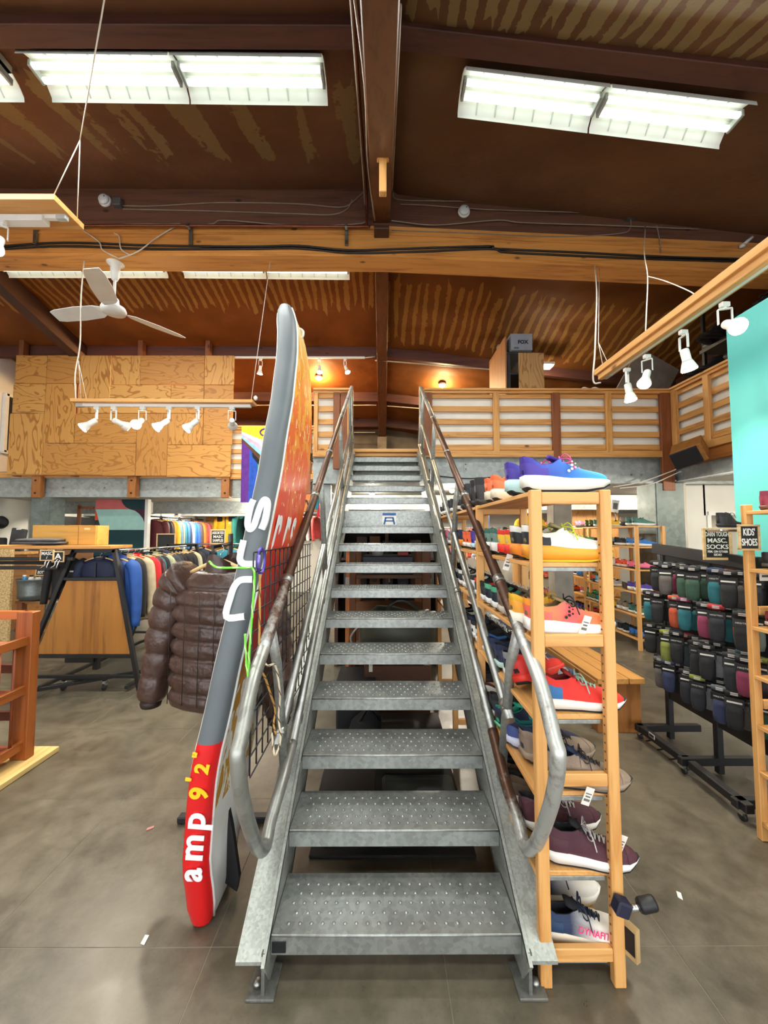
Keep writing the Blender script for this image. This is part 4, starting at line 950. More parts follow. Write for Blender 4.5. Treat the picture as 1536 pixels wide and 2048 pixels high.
# tags
TAGM = B().box((0, 0, 0), (.028, .0015, .075)).mesh('price_tag', CARDW); TAGP = mat('#6f6c66', .8)
TAGL = B().box((0, -.0012, .012), (.02, .0008, .004)).box((0, -.0012, .0), (.016, .0008, .006)).box((0, -.0012, -.015), (.02, .0008, .01)).mesh('tag_print', TAGP)
FULL = ('upper', 'collar_lining', 'tongue', 'laces', 'midsole', 'outsole', 'heel_counter', 'toe_cap', 'side_overlay', 'inner_overlay')
PLAIN = FULL[:-2]
def shoe(label, kind, cols, loc, yaw=0., scale=1., group=None, parts=FULL, tagp=None, name='shoe', roll=0., matup=None, pitch=0.):
    """cols: upper, lining, laces, midsole, outsole, accent"""
    up, lin_, lace, mid, outs, acc = cols; M_ = SHOES[kind]
    t = thing(name, label, 'shoe', loc, group, False); t.rotation_euler = (roll, pitch, yaw); t.scale = (scale,) * 3
    cm = dict(upper=fabric(up, .75) if matup is None else matup, collar_lining=fabric(lin_), tongue=fabric(lin_), laces=mat(lace, .7), midsole=mat(mid, .55, 0, .06), outsole=mat(outs, .7), heel_counter=mat(acc, .6), toe_cap=mat(acc if kind in ('hiker', 'boot') else up, .65), side_overlay=mat(acc, .6), inner_overlay=mat(acc, .6))
    for p in parts:
        if p == 'toe_cap' and kind not in ('hiker', 'boot'): continue
        part(M_[p], p, t, cm[p])
    if tagp is not None:
        a = part(TAGM, 'price_tag', t, None, tagp, (R(12), R(14), 0), (1 / scale,) * 3, 'white price tag'); part(TAGL, 'tag_print', a)
    return t
# ================================================================ FRONT SHOE RACK
def pine_unit(label, x0, x1, ys, levels, top=1.79, back=False, name='shoe_rack', board_bays=None, holes=True):
    """ladder-ended pine shelving running along y: ladders at ys, boards at levels between them"""
    t = thing(name, label, 'shelf', (x0, ys[0], 0)); pw = .042
    hole = B().lathe([(.0035, 0), (.0035, .002)], n=6).mesh('peg_hole', mat('#6b4a22', .8))
    for iy, y in enumerate(ys):
        for x in (x0 + pw / 2, x1 - pw / 2):
            p = B().box((x, y + .016, top / 2), (pw, .032, top), None, .003).obj('post', PINE_Z, t)
            if holes and iy == 0 and x > (x0 + x1) / 2:
                for k in range(46): part(hole, 'peg_hole', p, None, (x - pw / 2 - .0005, y + .016, .14 + k * .032 + .0), (0, R(-90), 0))
        for z in (.107, .715, 1.22, top - .032): B().box(((x0 + x1) / 2, y + .016, z), (x1 - x0 - 2 * pw, .024, .046), None, .003).obj('rung', PINE_X, t)
    for i in range(len(ys) - 1):
        for z in (board_bays[i] if board_bays else levels):
            ya, yb = ys[i] + (.034 if z < top - .05 else .034), ys[i + 1] - .002
            bd = B().box(((x0 + x1) / 2, (ya + yb) / 2, z - .009), (x1 - x0 - .004, yb - ya, .018), None, .002).obj('shelf_board', PINE_Y, t)
            B().box(((x0 + x1) / 2, ya + .006, z - .027), (x1 - x0 - 2 * pw - .01, .012, .016), None, .002).obj('board_batten', galv('#9a9e9a', .5, .5) if i == 0 else PINE_X, bd)
    return t
LV = [.085, .373, .659, .938, 1.224, 1.511, 1.785]
SX0, SX1 = .565, .872; YS = [1.452, 2.30, 3.15, 4.0]
pine_unit('tall pine shoe rack with ladder ends beside the staircase', SX0, SX1, YS, LV, board_bays=[LV, LV[2:], LV[3:]])
# extra angled rows of shoes on this rack
GF = 'shoes on the pine rack beside the stairs'
LVN = ['bottom', 'second lowest', 'third lowest', 'middle', 'fifth', 'upper inner', 'top']
CN = {'#2f6fb8': 'blue', '#e9e7e0': 'white', '#ef6a3a': 'orange', '#191a1d': 'black', '#1f2c4c': 'navy', '#3f6f62': 'green', '#8b8f93': 'grey', '#e4342a': 'red', '#8a7766': 'taupe', '#4a2430': 'burgundy', '#4c3a96': 'purple', '#e8b62c': 'yellow', '#57b58a': 'mint green', '#5a4632': 'brown', '#26807f': 'teal', '#e06d8b': 'pink', '#b9b3a6': 'beige', '#6d7a3c': 'olive', '#e8562c': 'bright orange', '#7fc4e8': 'pale blue'}
cnt = {}
def put(level, y, kind, cols, x=.583, yaw=0., tagp=None, scale=1.06, extra='', parts=FULL, matup=None, dz=0., roll=0., pitch=0., pos=None):
    k = cnt[level] = cnt.get(level, 0) + 1
    acc = CN.get(cols[0], 'mixed'); so = CN.get(cols[3], 'pale')
    lb = f'{acc} {"boot" if kind == "boot" else "shoe"}{extra}, {ORD[k - 1]} from ladder end, {LVN[level]} shelf'
    return shoe(lb, kind, cols, (x, y, LV[level] + .002 + dz), R(yaw), scale, GF, parts, tagp, matup=matup, roll=roll, pitch=pitch)
def gradmat(a, b, c, axis=0, p0=0., p1=.3, nm='faded_knit'):
    g = N(nm); s = g.xyz()[axis]; f = g.math('DIVIDE', g.math('SUBTRACT', s, p0), p1 - p0); v = g.noise(g.mapping((1, 1, 1)), 180, 2)
    f = g.math('ADD', f, g.math('MULTIPLY', g.math('SUBTRACT', v, .5), .06)); g.bump(v, .3, .002)
    return g.out(g.ramp(f, [(0, lin(a)), (.45, lin(b)), (1, lin(c))]), .75)
BLUEKNIT = gradmat('#3c2a8c', '#3b6dc0', '#48b4e4'); ORKNIT = gradmat('#f0952c', '#ee5f62', '#f59a34')
DOT = B().lathe([(.0045, 0), (.0045, .0012)], n=10).mesh('logo_dot', WHITE)
def dots(t, m, x=.14, z=.088, y=-.047):
    for dx, dz, s in ((0, 0, 1.1), (.0, -.013, 1.1), (-.011, -.02, 1.2), (.012, -.008, .8), (.002, .013, .8), (.014, .006, .6)): part(DOT, 'logo_dot', t, m, (x + dx, y + (dz > 0) * .004 + .0, z + dz), (R(78), 0, 0), (s, s, 1))
# top shelf
s_ = put(6, 1.535, 'chunky', ('#2f6fb8', '#3c2a8c', '#e0468a', '#e9e7e0', '#15171c', '#4a3a9c'), .572, matup=BLUEKNIT, scale=1.12, parts=PLAIN, extra=' with purple heel and white dots'); dots(s_, WHITE, .15, .092, -.0475)
put(6, 1.66, 'chunky', ('#2f6fb8', '#3c2a8c', '#e0468a', '#bfe4e4', '#15171c', '#4a3a9c'), .55, matup=BLUEKNIT, scale=1.12, parts=PLAIN, extra=' with purple heel')
put(6, 1.97, 'chunky', ('#ef6a3a', '#ef6a3a', '#ff8a50', '#e6dfc8', '#15171c', '#f08050'), .575, 4); put(6, 2.09, 'chunky', ('#ef6a3a', '#ef6a3a', '#ff8a50', '#e6dfc8', '#15171c', '#f08050'), .575, 4)
for i, (y, k, c) in enumerate([(2.36, 'boot', '#191a1d'), (2.48, 'boot', '#191a1d'), (2.66, 'boot', '#26282b'), (2.79, 'boot', '#26282b'), (2.95, 'runner', '#8b8f93'), (3.07, 'runner', '#8b8f93'), (3.22, 'runner', '#191a1d'), (3.34, 'runner', '#191a1d'), (3.52, 'hiker', '#5a4632'), (3.66, 'hiker', '#5a4632'), (3.82, 'runner', '#e9e7e0')]):
    put(6, y, k, (c, '#1a1a1d', '#2a2a2d' if c != '#8b8f93' else '#dfe0de', '#2c2c2e' if k == 'boot' else '#dcdcd8', '#101012', '#303236'))
# second shelf from top
s_ = put(5, 1.535, 'chunky', ('#e9e7e0', '#8f8a5c', '#d3e03a', '#f09a28', '#e8c21e', '#23262a'), .575, scale=1.12, parts=PLAIN, extra=' with orange and yellow sole')
put(5, 1.65, 'chunky', ('#e9e7e0', '#8f8a5c', '#d3e03a', '#ef8a22', '#1b1c1f', '#1b1c20'), .565, scale=1.12, parts=PLAIN, extra=' with black heel panel')
for y in (1.76, 1.87): put(5, y, 'chunky', ('#e4342a', '#e7dcc2', '#ee3e2c', '#ee3a2a', '#161616', '#f2c531'), .575, scale=1.0, extra=' with yellow heel band', tagp=(-.012, -.03, -.02) if y < 1.8 else None)
for y in (2.0, 2.11): put(5, y, 'chunky', ('#3f6f62', '#2f5148', '#e23a3c', '#e6e7e0', '#15171c', '#6f8f84'), .575)
put(5, 2.2, 'runner', ('#191a1d', '#26282b', '#26282b', '#dcdcd8', '#15171c', '#303236'), .575)
for i, (y, c, m_) in enumerate([(2.37, '#4c3a96', '#bfe0ea'), (2.48, '#4c3a96', '#bfe0ea'), (2.62, '#ef6a3a', '#e9e7e0'), (2.73, '#ef6a3a', '#e9e7e0'), (2.88, '#1f2c4c', '#e58a2a'), (3.0, '#1f2c4c', '#e58a2a'), (3.24, '#8b8f93', '#e9e7e0'), (3.36, '#8b8f93', '#e9e7e0'), (3.52, '#e06d8b', '#e9e7e0'), (3.64, '#e06d8b', '#e9e7e0'), (3.8, '#191a1d', '#e9e7e0')]):
    put(5, y, 'runner' if i % 4 else 'chunky', (c, '#24262a', '#e6e6e0', m_, '#15171c', c))
# fifth shelf
s_ = put(4, 1.535, 'chunky', ('#ef6a3a', '#8f7b52', '#16171a', '#f1f0ea', '#f0a028', '#ee6a5a'), .575, matup=ORKNIT, scale=1.12, parts=PLAIN, extra=' with pink mesh and black dots', tagp=(.17, -.062, .045)); dots(s_, mat('#1b1b1e', .6), .125, .088)
put(4, 1.65, 'chunky', ('#e8b62c', '#8f7b52', '#e8b62c', '#f4f0de', '#f0a028', '#f0a83a'), .555, scale=1.12)
for y in (1.78, 1.89): put(4, y, 'runner', ('#8a7766', '#776656', '#a89a88', '#c9bfae', '#b0a492', '#7d6b5b'), .575)
for y in (2.0, 2.12): put(4, y, 'runner', ('#57b58a', '#15181a', '#e9e7e0', '#e4e6e2', '#15171c', '#1d2a3a'), .575)
put(4, 2.22, 'runner', ('#191a1d', '#26282b', '#dfe0de', '#dcdcd8', '#15171c', '#303236'), .575)
for i, (y, c) in enumerate([(2.38, '#e4342a'), (2.5, '#191a1d'), (2.64, '#e9e7e0'), (2.76, '#191a1d'), (2.9, '#e9e7e0'), (3.03, '#8b8f93'), (3.25, '#191a1d'), (3.4, '#191a1d'), (3.6, '#1f2c4c'), (3.75, '#1f2c4c')]):
    put(4, y, 'runner', (c, '#24262a', '#e6e6e0', '#dcdcd8', '#15171c', '#2a2c30' if c != '#191a1d' else '#e4e4e0'), yaw=rnd.uniform(-6, 6))
# middle shelf: red shoes, navy ones behind
put(3, 1.56, 'hiker', ('#e4342a', '#8a1c18', '#9fc9b8', '#e9e6dc', '#191a1c', '#2e6ea8'), .62, -3, scale=1.1, parts=tuple(p for p in PLAIN if p != 'toe_cap'), extra=' with white sole and blue heel patch')
put(3, 1.68, 'hiker', ('#e4342a', '#1a1b1e', '#b7b3a4', '#e23a2e', '#191a1c', '#d42e26'), .60, 38, scale=1.1, parts=PLAIN, extra=' lying askew', roll=R(-22), dz=.025)
for i, (y, c, m_) in enumerate([(1.84, '#8b8f93', '#dcdcd8'), (1.96, '#1f2c4c', '#b8d8d0'), (2.08, '#1f2c4c', '#b8d8d0'), (2.19, '#2f6fb8', '#e9e7e0')]): put(3, y, 'hiker', (c, '#15171c', '#2a2c30', m_, '#15171c', '#2a3350'), .58, rnd.uniform(-12, 12))
for i, (y, c) in enumerate([(2.38, '#191a1d'), (2.5, '#191a1d'), (2.66, '#1f2c4c'), (2.78, '#1f2c4c'), (2.92, '#e9e7e0'), (3.04, '#8b8f93')]): put(3, y, 'runner', (c, '#15171c', '#e6e6e0', '#dcdcd8', '#15171c', '#e4e4e0'), yaw=rnd.uniform(-6, 6))
# third lowest
put(2, 1.55, 'hiker', ('#8a7766', '#22304a', '#3a3330', '#8f7d6c', '#1c1c1e', '#8a7766'), .62, -8, scale=1.08, extra=' with dark laces', tagp=(.13, -.08, .005))
put(2, 1.68, 'hiker', ('#8a7766', '#22304a', '#3a3330', '#8f7d6c', '#1c1c1e', '#8a7766'), .60, 8, scale=1.08, extra=' with a dark toe cap')
put(2, 1.81, 'runner', ('#1f2c4c', '#26807f', '#26807f', '#c6cbe0', '#2a3560', '#3e4f8a'), .575, -10, scale=1.08, extra=' with teal lining'); put(2, 1.93, 'slim', ('#1f2c4c', '#40c0a0', '#26807f', '#57b58a', '#15171c', '#191a1d'), .57, 15, scale=1.05, extra=' with mint edge')
put(2, 2.05, 'hiker', ('#191a1d', '#26282b', '#dfe0de', '#b8b4aa', '#15171c', '#303236'), .575, 10); put(2, 2.17, 'hiker', ('#b9b3a6', '#4a2430', '#e06d8b', '#dcd6c8', '#15171c', '#4a2430'), .575)
for i, y in enumerate((2.4, 2.55, 2.7, 2.85)): put(2, y, 'hiker', ('#191a1d', '#26282b', '#5a5a5c', '#3c3c3e', '#15171c', '#303236'), .575)
# second lowest
put(1, 1.56, 'hiker', ('#4a2430', '#17161a', '#b9b4b2', '#e4e3dc', '#17171a', '#4a2430'), .625, -9, scale=1.12, parts=PLAIN, extra=' with pale sole and marled laces', tagp=(.24, -.03, .085))
put(1, 1.70, 'hiker', ('#4a2430', '#17161a', '#b9b4b2', '#e4e3dc', '#17171a', '#4a2430'), .60, 4, scale=1.12, parts=PLAIN, extra=' with marled laces')
put(1, 1.86, 'hiker', ('#5a4632', '#17161a', '#3a342c', '#d8d2c4', '#17171a', '#6a5a48'), .60, 6, scale=1.06, tagp=(.2, -.05, .1)); put(1, 1.99, 'hiker', ('#5a4632', '#17161a', '#3a342c', '#d8d2c4', '#17171a', '#6a5a48'), .58, -4)
put(1, 2.12, 'hiker', ('#191a1d', '#17161a', '#3a342c', '#d8d2c4', '#17171a', '#2a2a2e'), .58)
# bottom
NW_ = gradmat('#1d3a5c', '#24304e', '#e4e1d8', 0, .02, .19, 'two_tone_mesh')
s_ = put(0, 1.56, 'runner', ('#e9e7e0', '#14161c', '#1d2a40', '#d9cdb6', '#c9b894', '#1d3a5c'), .60, -7, scale=1.12, matup=NW_, parts=PLAIN, extra=' with navy heel and pink letters', tagp=(.225, -.045, .062))
text('DYNAFIT', .026, mat('#f0307a', .6), face_mtx((.165, -.0505, .062), (1, .1, -.28), (.2, .25, 1)), s_, 'lettering', .0008)
put(0, 1.70, 'runner', ('#e9e7e0', '#14161c', '#1d2a40', '#e4e1d8', '#c9b894', '#e4e1d8'), .585, 3, scale=1.12, matup=NW_, parts=PLAIN, extra=' with navy heel')
put(0, 1.9, 'runner', ('#1f2c4c', '#14161c', '#1d2a40', '#e4e1d8', '#15171c', '#1d3a5c'), .58)
# clamp lamp with hang card on the post
t = thing('clip_light', 'small black clip-on lamp clamped to the ladder end near its foot', 'bike light', (.87, 1.43, .28))
B().box((.845, 1.425, .305), (.05, .045, .05), Matrix.Rotation(R(20), 3, 'Y'), .006).obj('clamp', mat('#1b1d33', .5), t)
B().tube([(.87, 1.42, .3), (.91, 1.415, .315)], .011, 8).obj('joint', CHROME, t); B().lathe([(.02, 0), (.024, .008), (.024, .05), (.021, .058)], (.9, 1.415, .315), 14, Matrix.Rotation(R(78), 4, 'Y')).obj('lamp_head', BLACK, t)
B().tube([(.83, 1.445, .285), (.85, 1.44, .27), (.88, 1.44, .275)], .003, 5).obj('clip_wire', CHROME, t)
cdp = B().box((.888, 1.445, .17), (.02, .05, .11), Matrix.Rotation(R(25), 3, 'Z')).obj('hang_card', mat('#b89a6a', .7), t); B().box((.8885, 1.443, .172), (.021, .035, .08), Matrix.Rotation(R(25), 3, 'Z')).obj('card_print', BLACK, cdp)
# ================================================================ CLOTHES
def garment_meshes():
    o = {}
    def body(L, w0, w1, d):
        rings = []
        for z, wd, dp in ((-.075, .07, .03), (-.09, .12, .045), (-.12, .185, .055), (-.17, .2, .06), (-.3, w0, d), (-.5, (w0 + w1) / 2, d * 1.05), (-L + .03, w1, d * 1.1), (-L, w1 * .98, d)):
            r = []
            for j in range(20):
                a = 2 * math.pi * j / 20; k = 1 + .12 * noise.noise(Vector((math.cos(a) * 2.5, math.sin(a) * 2.5, z * 3)))
                ca, sa = math.cos(a), math.sin(a); r.append((wd * math.copysign(abs(ca) ** .8, ca) * (1 + (k - 1) * .3), dp * k * sa, z + (.01 * math.cos(3 * a) if z < -.4 else 0)))
            rings.append(r)
        return B().loft(rings)
    o['body'] = body(.74, .215, .235, .05).mesh('body'); o['body_short'] = body(.62, .2, .21, .055).mesh('body_short')
    P = spline([(.17, 0, -.115), (.225, 0, -.17), (.255, -.01, -.35), (.27, -.02, -.52), (.275, -.035, -.68)], 4)
    o['sleeve'] = B().tube(P, [.05 + .012 * math.sin(min(1, i / 5) * 1.57) - .024 * i / (len(P) - 1) for i in range(len(P))], 12).mesh('sleeve')
    o['collar'] = B().loft([[(.068 * math.cos(a), .045 * math.sin(a), z + .012 * math.sin(a)) for a in [2 * math.pi * j / 14 for j in range(14)]] for z in (-.105, -.08, -.05, -.048)], True, False).mesh('collar')
    o['hood'] = B().loft([[(r * math.cos(a), .6 * r * math.sin(a) + .03, z) for a in [2 * math.pi * j / 14 for j in range(14)]] for z, r in ((-.13, .1), (-.09, .115), (-.05, .1), (-.03, .05))], True, True).mesh('hood')
    o['zipper'] = B().box((0, -.062, -.42), (.01, .014, .6)).mesh('zipper')
    o['hanger'] = B().tube(spline([(-.2, 0, -.115), (-.1, 0, -.078), (0, 0, -.06), (.1, 0, -.078), (.2, 0, -.115)], 4), .009, 6).mesh('hanger', HANGW)
    o['hook'] = B().tube([(0, 0, -.06), (0, 0, -.03)] + [(.018 * math.sin(a), 0, -.012 - .018 * math.cos(a) + .0) for a in [R(x) for x in range(0, 250, 35)]], .0022, 5).mesh('hook', CHROME)
    rings = []
    for i in range(36):
        k = i / 35; q = .86 + .14 * abs(math.sin(k * 9 * math.pi)) ** .5; z = -.09 - .6 * k; wd = (.2 + .02 * k) * (.6 + .4 * min(1, k * 8)); rings.append([(wd * q * math.copysign(abs(math.cos(a)) ** .8, math.cos(a)), .062 * q * math.sin(a), z) for a in [2 * math.pi * j / 18 for j in range(18)]])
    o['body_quilted'] = B().loft(rings).mesh('body_quilted')
    o['logo'] = B().box((0, 0, 0), (.05, .003, .018)).mesh('chest_logo')
    return o
GM = garment_meshes()
def garment(label, col, loc, rotz=0., style='body', group=None, hood=False, acc=None, scale=1., minimal=False, sleeves=True, name='jacket', logo=None, rough=.7):
    t = thing(name, label, 'jacket', loc, group, False, rotz); t.scale = (scale,) * 3; m_ = mat(col, rough, 0, .14, 12, .3, 40); a_ = mat(acc, rough) if acc else m_
    part(GM[style], 'body', t, m_)
    if sleeves:
        part(GM['sleeve'], 'sleeve', t, a_); part(GM['sleeve'], 'sleeve', t, a_, scale=(-1, 1, 1))
    part(GM['collar'], 'collar', t, a_)
    if hood: part(GM['hood'], 'hood', t, m_)
    if not minimal:
        part(GM['zipper'], 'zipper', t, mat('#20201f', .5) if acc is None else mat(acc, .5))
    h = part(GM['hanger'], 'hanger', t); part(GM['hook'], 'hook', h)
    if logo: part(GM['logo'], 'chest_logo', t, mat(logo, .5), (.1, -.064, -.25))
    return t
# ---- black A-frame rack, end on, with plywood panel
AF = thing('a_frame_rack', 'black steel A-frame clothes rack with a plywood end panel on casters', 'clothes rack', (-3.0, 4.0, 0)); BS = mat('#1f1f20', .45, .2)
for yy in (4.0, 5.75):
    for a, b in (((-2.79, yy, 1.45), (-2.48, yy, .02)), ((-3.2, yy, 1.45), (-3.73, yy, .06))): B().bar(a, b, .04, .04, (0, 1, 0), .003).obj('leg', BS, AF)
    B().bar((-3.22, yy, 1.44), (-2.77, yy, 1.44), .04, .04, (0, 0, 1), .003).obj('top_bar', BS, AF); B().bar((-3.6, yy, .365), (-2.56, yy, .365), .035, .035, (0, 0, 1), .003).obj('cross_bar', BS, AF)
    B().bar((-3.3, yy, 1.15), (-2.72, yy, 1.15), .03, .03, (0, 0, 1), .003).obj('cross_bar', BS, AF); B().bar((-3.68, yy, .16), (-2.52, yy, .16), .03, .03, (0, 0, 1), .003).obj('cross_bar', BS, AF)
PW = wood('#b0762f', '#7d4c1a', 'z', .6)
b = B().prism([(-3.55, .385), (-2.585, .385), (-2.74, 1.13), (-3.27, 1.13)], -4.0, -4.018, Matrix.Rotation(R(90), 4, 'X')); b.obj('plywood_panel', PW, AF)
for xs in (-2.62, -3.5): B().bar((xs, 4.0, .05), (xs, 5.75, .05), .035, .035, (0, 0, 1), .003).obj('base_bar', BS, AF)
B().bar((-3.75, 3.6, .09), (-2.45, 4.5, .09), .035, .035, (0, 0, 1), .003).obj('base_bar', BS, AF); B().bar((-3.0, 4.1, .2), (-3.0, 4.1, .4), .05, .05, (1, 0, 0)).obj('base_block', BS, AF); B().box((-3.15, 4.1, .32), (.3, .1, .08), None, .005).obj('base_block', BS, AF)
B().bar((-3.35, 4.06, .13), (-2.85, 4.06, .13), .06, .04).obj('caster_bar', BS, AF)
for x, y in ((-3.3, 4.06), (-2.88, 4.06), (-2.6, 4.9)):
    c_ = B().lathe([(.03, -.013), (.036, -.009), (.036, .009), (.03, .013)], (x, y, .036), 14, Matrix.Rotation(R(90), 4, 'Y')).obj('caster', mat('#2c2c2e', .5), AF); B().box((x, y, .075), (.04, .035, .05), None, .004).obj('caster_fork', CHROME, c_)
B().tube([(-2.9, 4.02, 1.43), (-2.9, 5.74, 1.43)], .014, 8).obj('hanging_rail', CHROME, AF)
# counter-like top board with rails running to the left
t = thing('rack_top_board', 'long pine board lying on black rails above the A-frame rack', 'board', (-3.6, 4.05, 1.46))
B().box((-3.85, 4.06, 1.478), (2.2, .34, .034), None, .004).obj('pine_plank', wood('#c98f4a', '#a06a2e', 'x'), t)
for z, y in ((1.36, 3.93), (1.3, 4.2), (1.27, 3.93)): B().box((-4.1, y, z), (1.9 if z > 1.28 else 1.6, .035, .035), None, .003).obj('rail', BS, t)
for x in (-3.45, -4.4): B().box((x, 3.93, 1.41), (.03, .03, .12)).obj('rail_stay', BS, t)
for i, (x, m_) in enumerate(((-3.02, '#c4744a'), (-3.2, '#d8c9a6'), (-2.86, '#c46a45'))): pass
t = thing('wooden_crate', 'long honey-coloured wooden box standing on the rack top board', 'box', (-3.3, 4.12, 1.496)); HB = wood('#cf9a45', '#b07c2e', 'x', .8, knots=False); rz = R(4)
for c, d, nm in (((-3.33, 4.02, 1.6), (.66, .014, .205), 'side_board'), ((-3.33, 4.2, 1.6), (.66, .014, .205), 'side_board'), ((-3.0, 4.11, 1.6), (.014, .17, .205), 'end_board'), ((-3.66, 4.11, 1.6), (.014, .17, .205), 'end_board'), ((-3.33, 4.11, 1.503), (.64, .16, .012), 'bottom_board')): B().box(c, d, None, .002).obj(nm, HB, t)
B().box((-3.18, 4.012, 1.6), (.004, .003, .2)).obj('corner_joint', mat('#8a5f22', .6), t); B().box((-3.09, 4.012, 1.665), (.06, .004, .02), None, .004).obj('hand_hole', mat('#ecc98e', .7), t)
t = thing('folded_garment', 'folded dark grey garment lying on the rack top board', 'folded clothes', (-3.5, 3.97, 1.496)); FG = fabric('#4c4b4d')
for k, (dz, wd, s) in enumerate(((.022, .23, 0), (.05, .2, .03))): B().loft([[(-3.52 + u, 3.965 + wd * .3 * math.cos(a), 1.499 + dz * .0 + dz + .02 * math.sin(a) * (1 - abs(u / .26) ** 4 * .6)) for a in [2 * math.pi * j / 12 for j in range(12)]] for u in (-.25 + s, -.15, 0, .12, .24 - s)]).obj('fold', FG, t)
# small chalk signs
def sign(label, lines, c, wd, ht, rz=0., sizes=None, frame=True, tilt=0., name='chalk_sign', stand=None):
    t = thing(name, label, 'sign', c, None, False, rz); t.rotation_euler = (R(tilt), 0, rz)
    B().box((0, 0, 0), (wd, .008, ht)).obj('board', SLATE, t)
    if frame:
        f_ = .1 * min(wd, ht)
        for s in (-1, 1):
            B().box((0, -.003, s * (ht / 2)), (wd + f_, .014, f_), None, .001).obj('frame_strip', FRAMEW, t); B().box((s * wd / 2, -.003, 0), (f_, .014, ht), None, .001).obj('frame_strip', FRAMEW, t)
    n = len(lines); z = ht / 2; tot = sum(sizes or [1] * n); 
    zz = ht * .42
    for i, l in enumerate(lines):
        k = (sizes or [1] * n)[i] / tot * ht * .84; zz -= k / 2
        text(l, k * .98, CHALK, face_mtx((0, -.0055, zz), (1, 0, 0), (0, 0, 1)), t, 'lettering', .0008, 'CENTER', min(1.05, wd * .86 / (max(1, len(l)) * k * .62)), .004 * k * 4); zz -= k / 2
    if stand: B().tube([(0, .006, -ht / 2), (0, .006, -ht / 2 - stand)], .004, 6).obj('stem', BLACKM, t)
    return t
sign('small chalk sign lettered MASC clipped to the rack top board', ['MASC', '/'], (-3.36, 3.86, 1.40), .12, .1, R(4), [1.4, 1]); 
sign('small chalk sign partly hidden behind the MASC sign', ['A'], (-3.27, 3.885, 1.385), .1, .1, R(12))
for i, x in enumerate((-3.37, -3.27)):
    t = thing('spring_clip', f'chrome spring clip below the {"MASC sign" if i == 0 else "half hidden small sign"}', 'clip', (x, 3.87, 1.26)); B().tube(spline([(x, 3.88, 1.36), (x - .015, 3.87, 1.33), (x - .02, 3.87, 1.3), (x - .06, 3.87, 1.27)], 4), .007, 6).obj('jaw', CHROME, t); B().tube(spline([(x + .02, 3.88, 1.35), (x + .01, 3.87, 1.31), (x - .0, 3.87, 1.27)], 4), .007, 6).obj('jaw', CHROME, t)
GJ = 'jackets on the A-frame rack'
cols = [('#23509a', 'royal blue', 'body', 1), ('#17181c', 'black', 'body', 0), ('#c9b795', 'beige', 'body', 0), ('#d8262a', 'red', 'body_short', 0), ('#4a1522', 'burgundy quilted', 'body_quilted', 0), ('#1d6a75', 'teal', 'body', 0), ('#161c2a', 'dark navy', 'body', 0), ('#b9bf9a', 'pale green', 'body', 0), ('#3a3f44', 'charcoal', 'body', 0), ('#1f2b44', 'navy', 'body', 1), ('#15161a', 'black', 'body', 0), ('#18191d', 'black', 'body', 0), ('#1a1b20', 'black', 'body', 0), ('#131417', 'black', 'body', 0), ('#c8c2a0', 'cream', 'body', 0), ('#22242a', 'dark grey', 'body', 0)]
for i, (c, nm, sty, hd) in enumerate(cols):
    garment(f'{nm} jacket, {ORD[i]} from the plywood end of the A-frame rack', c, (-2.9 + rnd.uniform(-.015, .015) + (.02 if c == '#d8262a' else 0), 4.16 + i * .098, 1.43), R(rnd.uniform(-7, 7)), sty, GJ, bool(hd), None, 1.15 if i == 0 else 1.05, i > 5, logo='#b8c6da' if i == 0 else None, rough=.45 if 'quilted' in nm else .7)
t = garment('navy garment hanging behind the bars of the plywood end', '#16203c', (-3.0, 4.09, 1.42), 0, 'body_short', 'garments behind the plywood end', scale=.9); t = garment('black garment with a white tag behind the bars of the plywood end', '#141416', (-3.35, 4.11, 1.42), 0, 'body_short', 'garments behind the plywood end', scale=.8, logo='#e8e8e4')
# ---- second rack behind with front facing jackets
t = thing('chrome_rack', 'chrome clothes rail with front facing jackets behind the A-frame rack', 'clothes rack', (-2.4, 6.3, 0))
B().tube([(-3.25, 6.3, 1.44), (-1.5, 6.3, 1.44)], .014, 8).obj('rail', CHROME, t)
for x in (-3.25, -1.5): B().tube([(x, 6.3, 0), (x, 6.3, 1.44)], .014, 8).obj('upright', CHROME, t); B().box((x, 6.3, .02), (.04, .5, .03)).obj('foot', BLACKM, t)
garment('navy pullover facing out on the chrome rail', '#1b2436', (-2.98, 6.3, 1.44), R(-5), 'body', 'jackets facing out on the chrome rail', scale=1.1, logo='#d8d8d0'); garment('teal and black shell facing out on the chrome rail', '#2a7f92', (-2.52, 6.3, 1.44), R(6), 'body', 'jackets facing out on the chrome rail', acc='#171a22', scale=1.1)
garment('pink and white jacket facing out on the chrome rail, next to the paddle board', '#d8a9b4', (-2.14, 6.3, 1.44), R(-4), 'body', 'jackets facing out on the chrome rail', scale=1.05)
sign('chalk sign lettered ASSORTED MASC SAMPLES above the chrome rail', ['ASSORTED', 'MASC', 'SAMPLES'], (-2.68, 6.25, 1.56), .24, .22, R(-6), stand=.05)
t = thing('blank_chalkboard', 'blank black chalkboard with wooden frame above the jacket row', 'sign', (-3.4, 6.0, 1.35)); B().box((-3.38, 6.0, 1.48), (.27, .012, .24)).obj('board', SLATE, t)
for s in (-1, 1): B().box((-3.38, 5.995, 1.48 + s * .125), (.3, .02, .015)).obj('frame_strip', FRAMEW, t); B().box((-3.38 + s * .14, 5.995, 1.48), (.015, .02, .25)).obj('frame_strip', FRAMEW, t)
B().tube([(-3.38, 6.0, 1.36), (-3.38, 6.0, 0)], .01, 6).obj('stem', BLACKM, t); B().box((-3.38, 6.0, .015), (.25, .25, .02)).obj('foot', BLACKM, t)
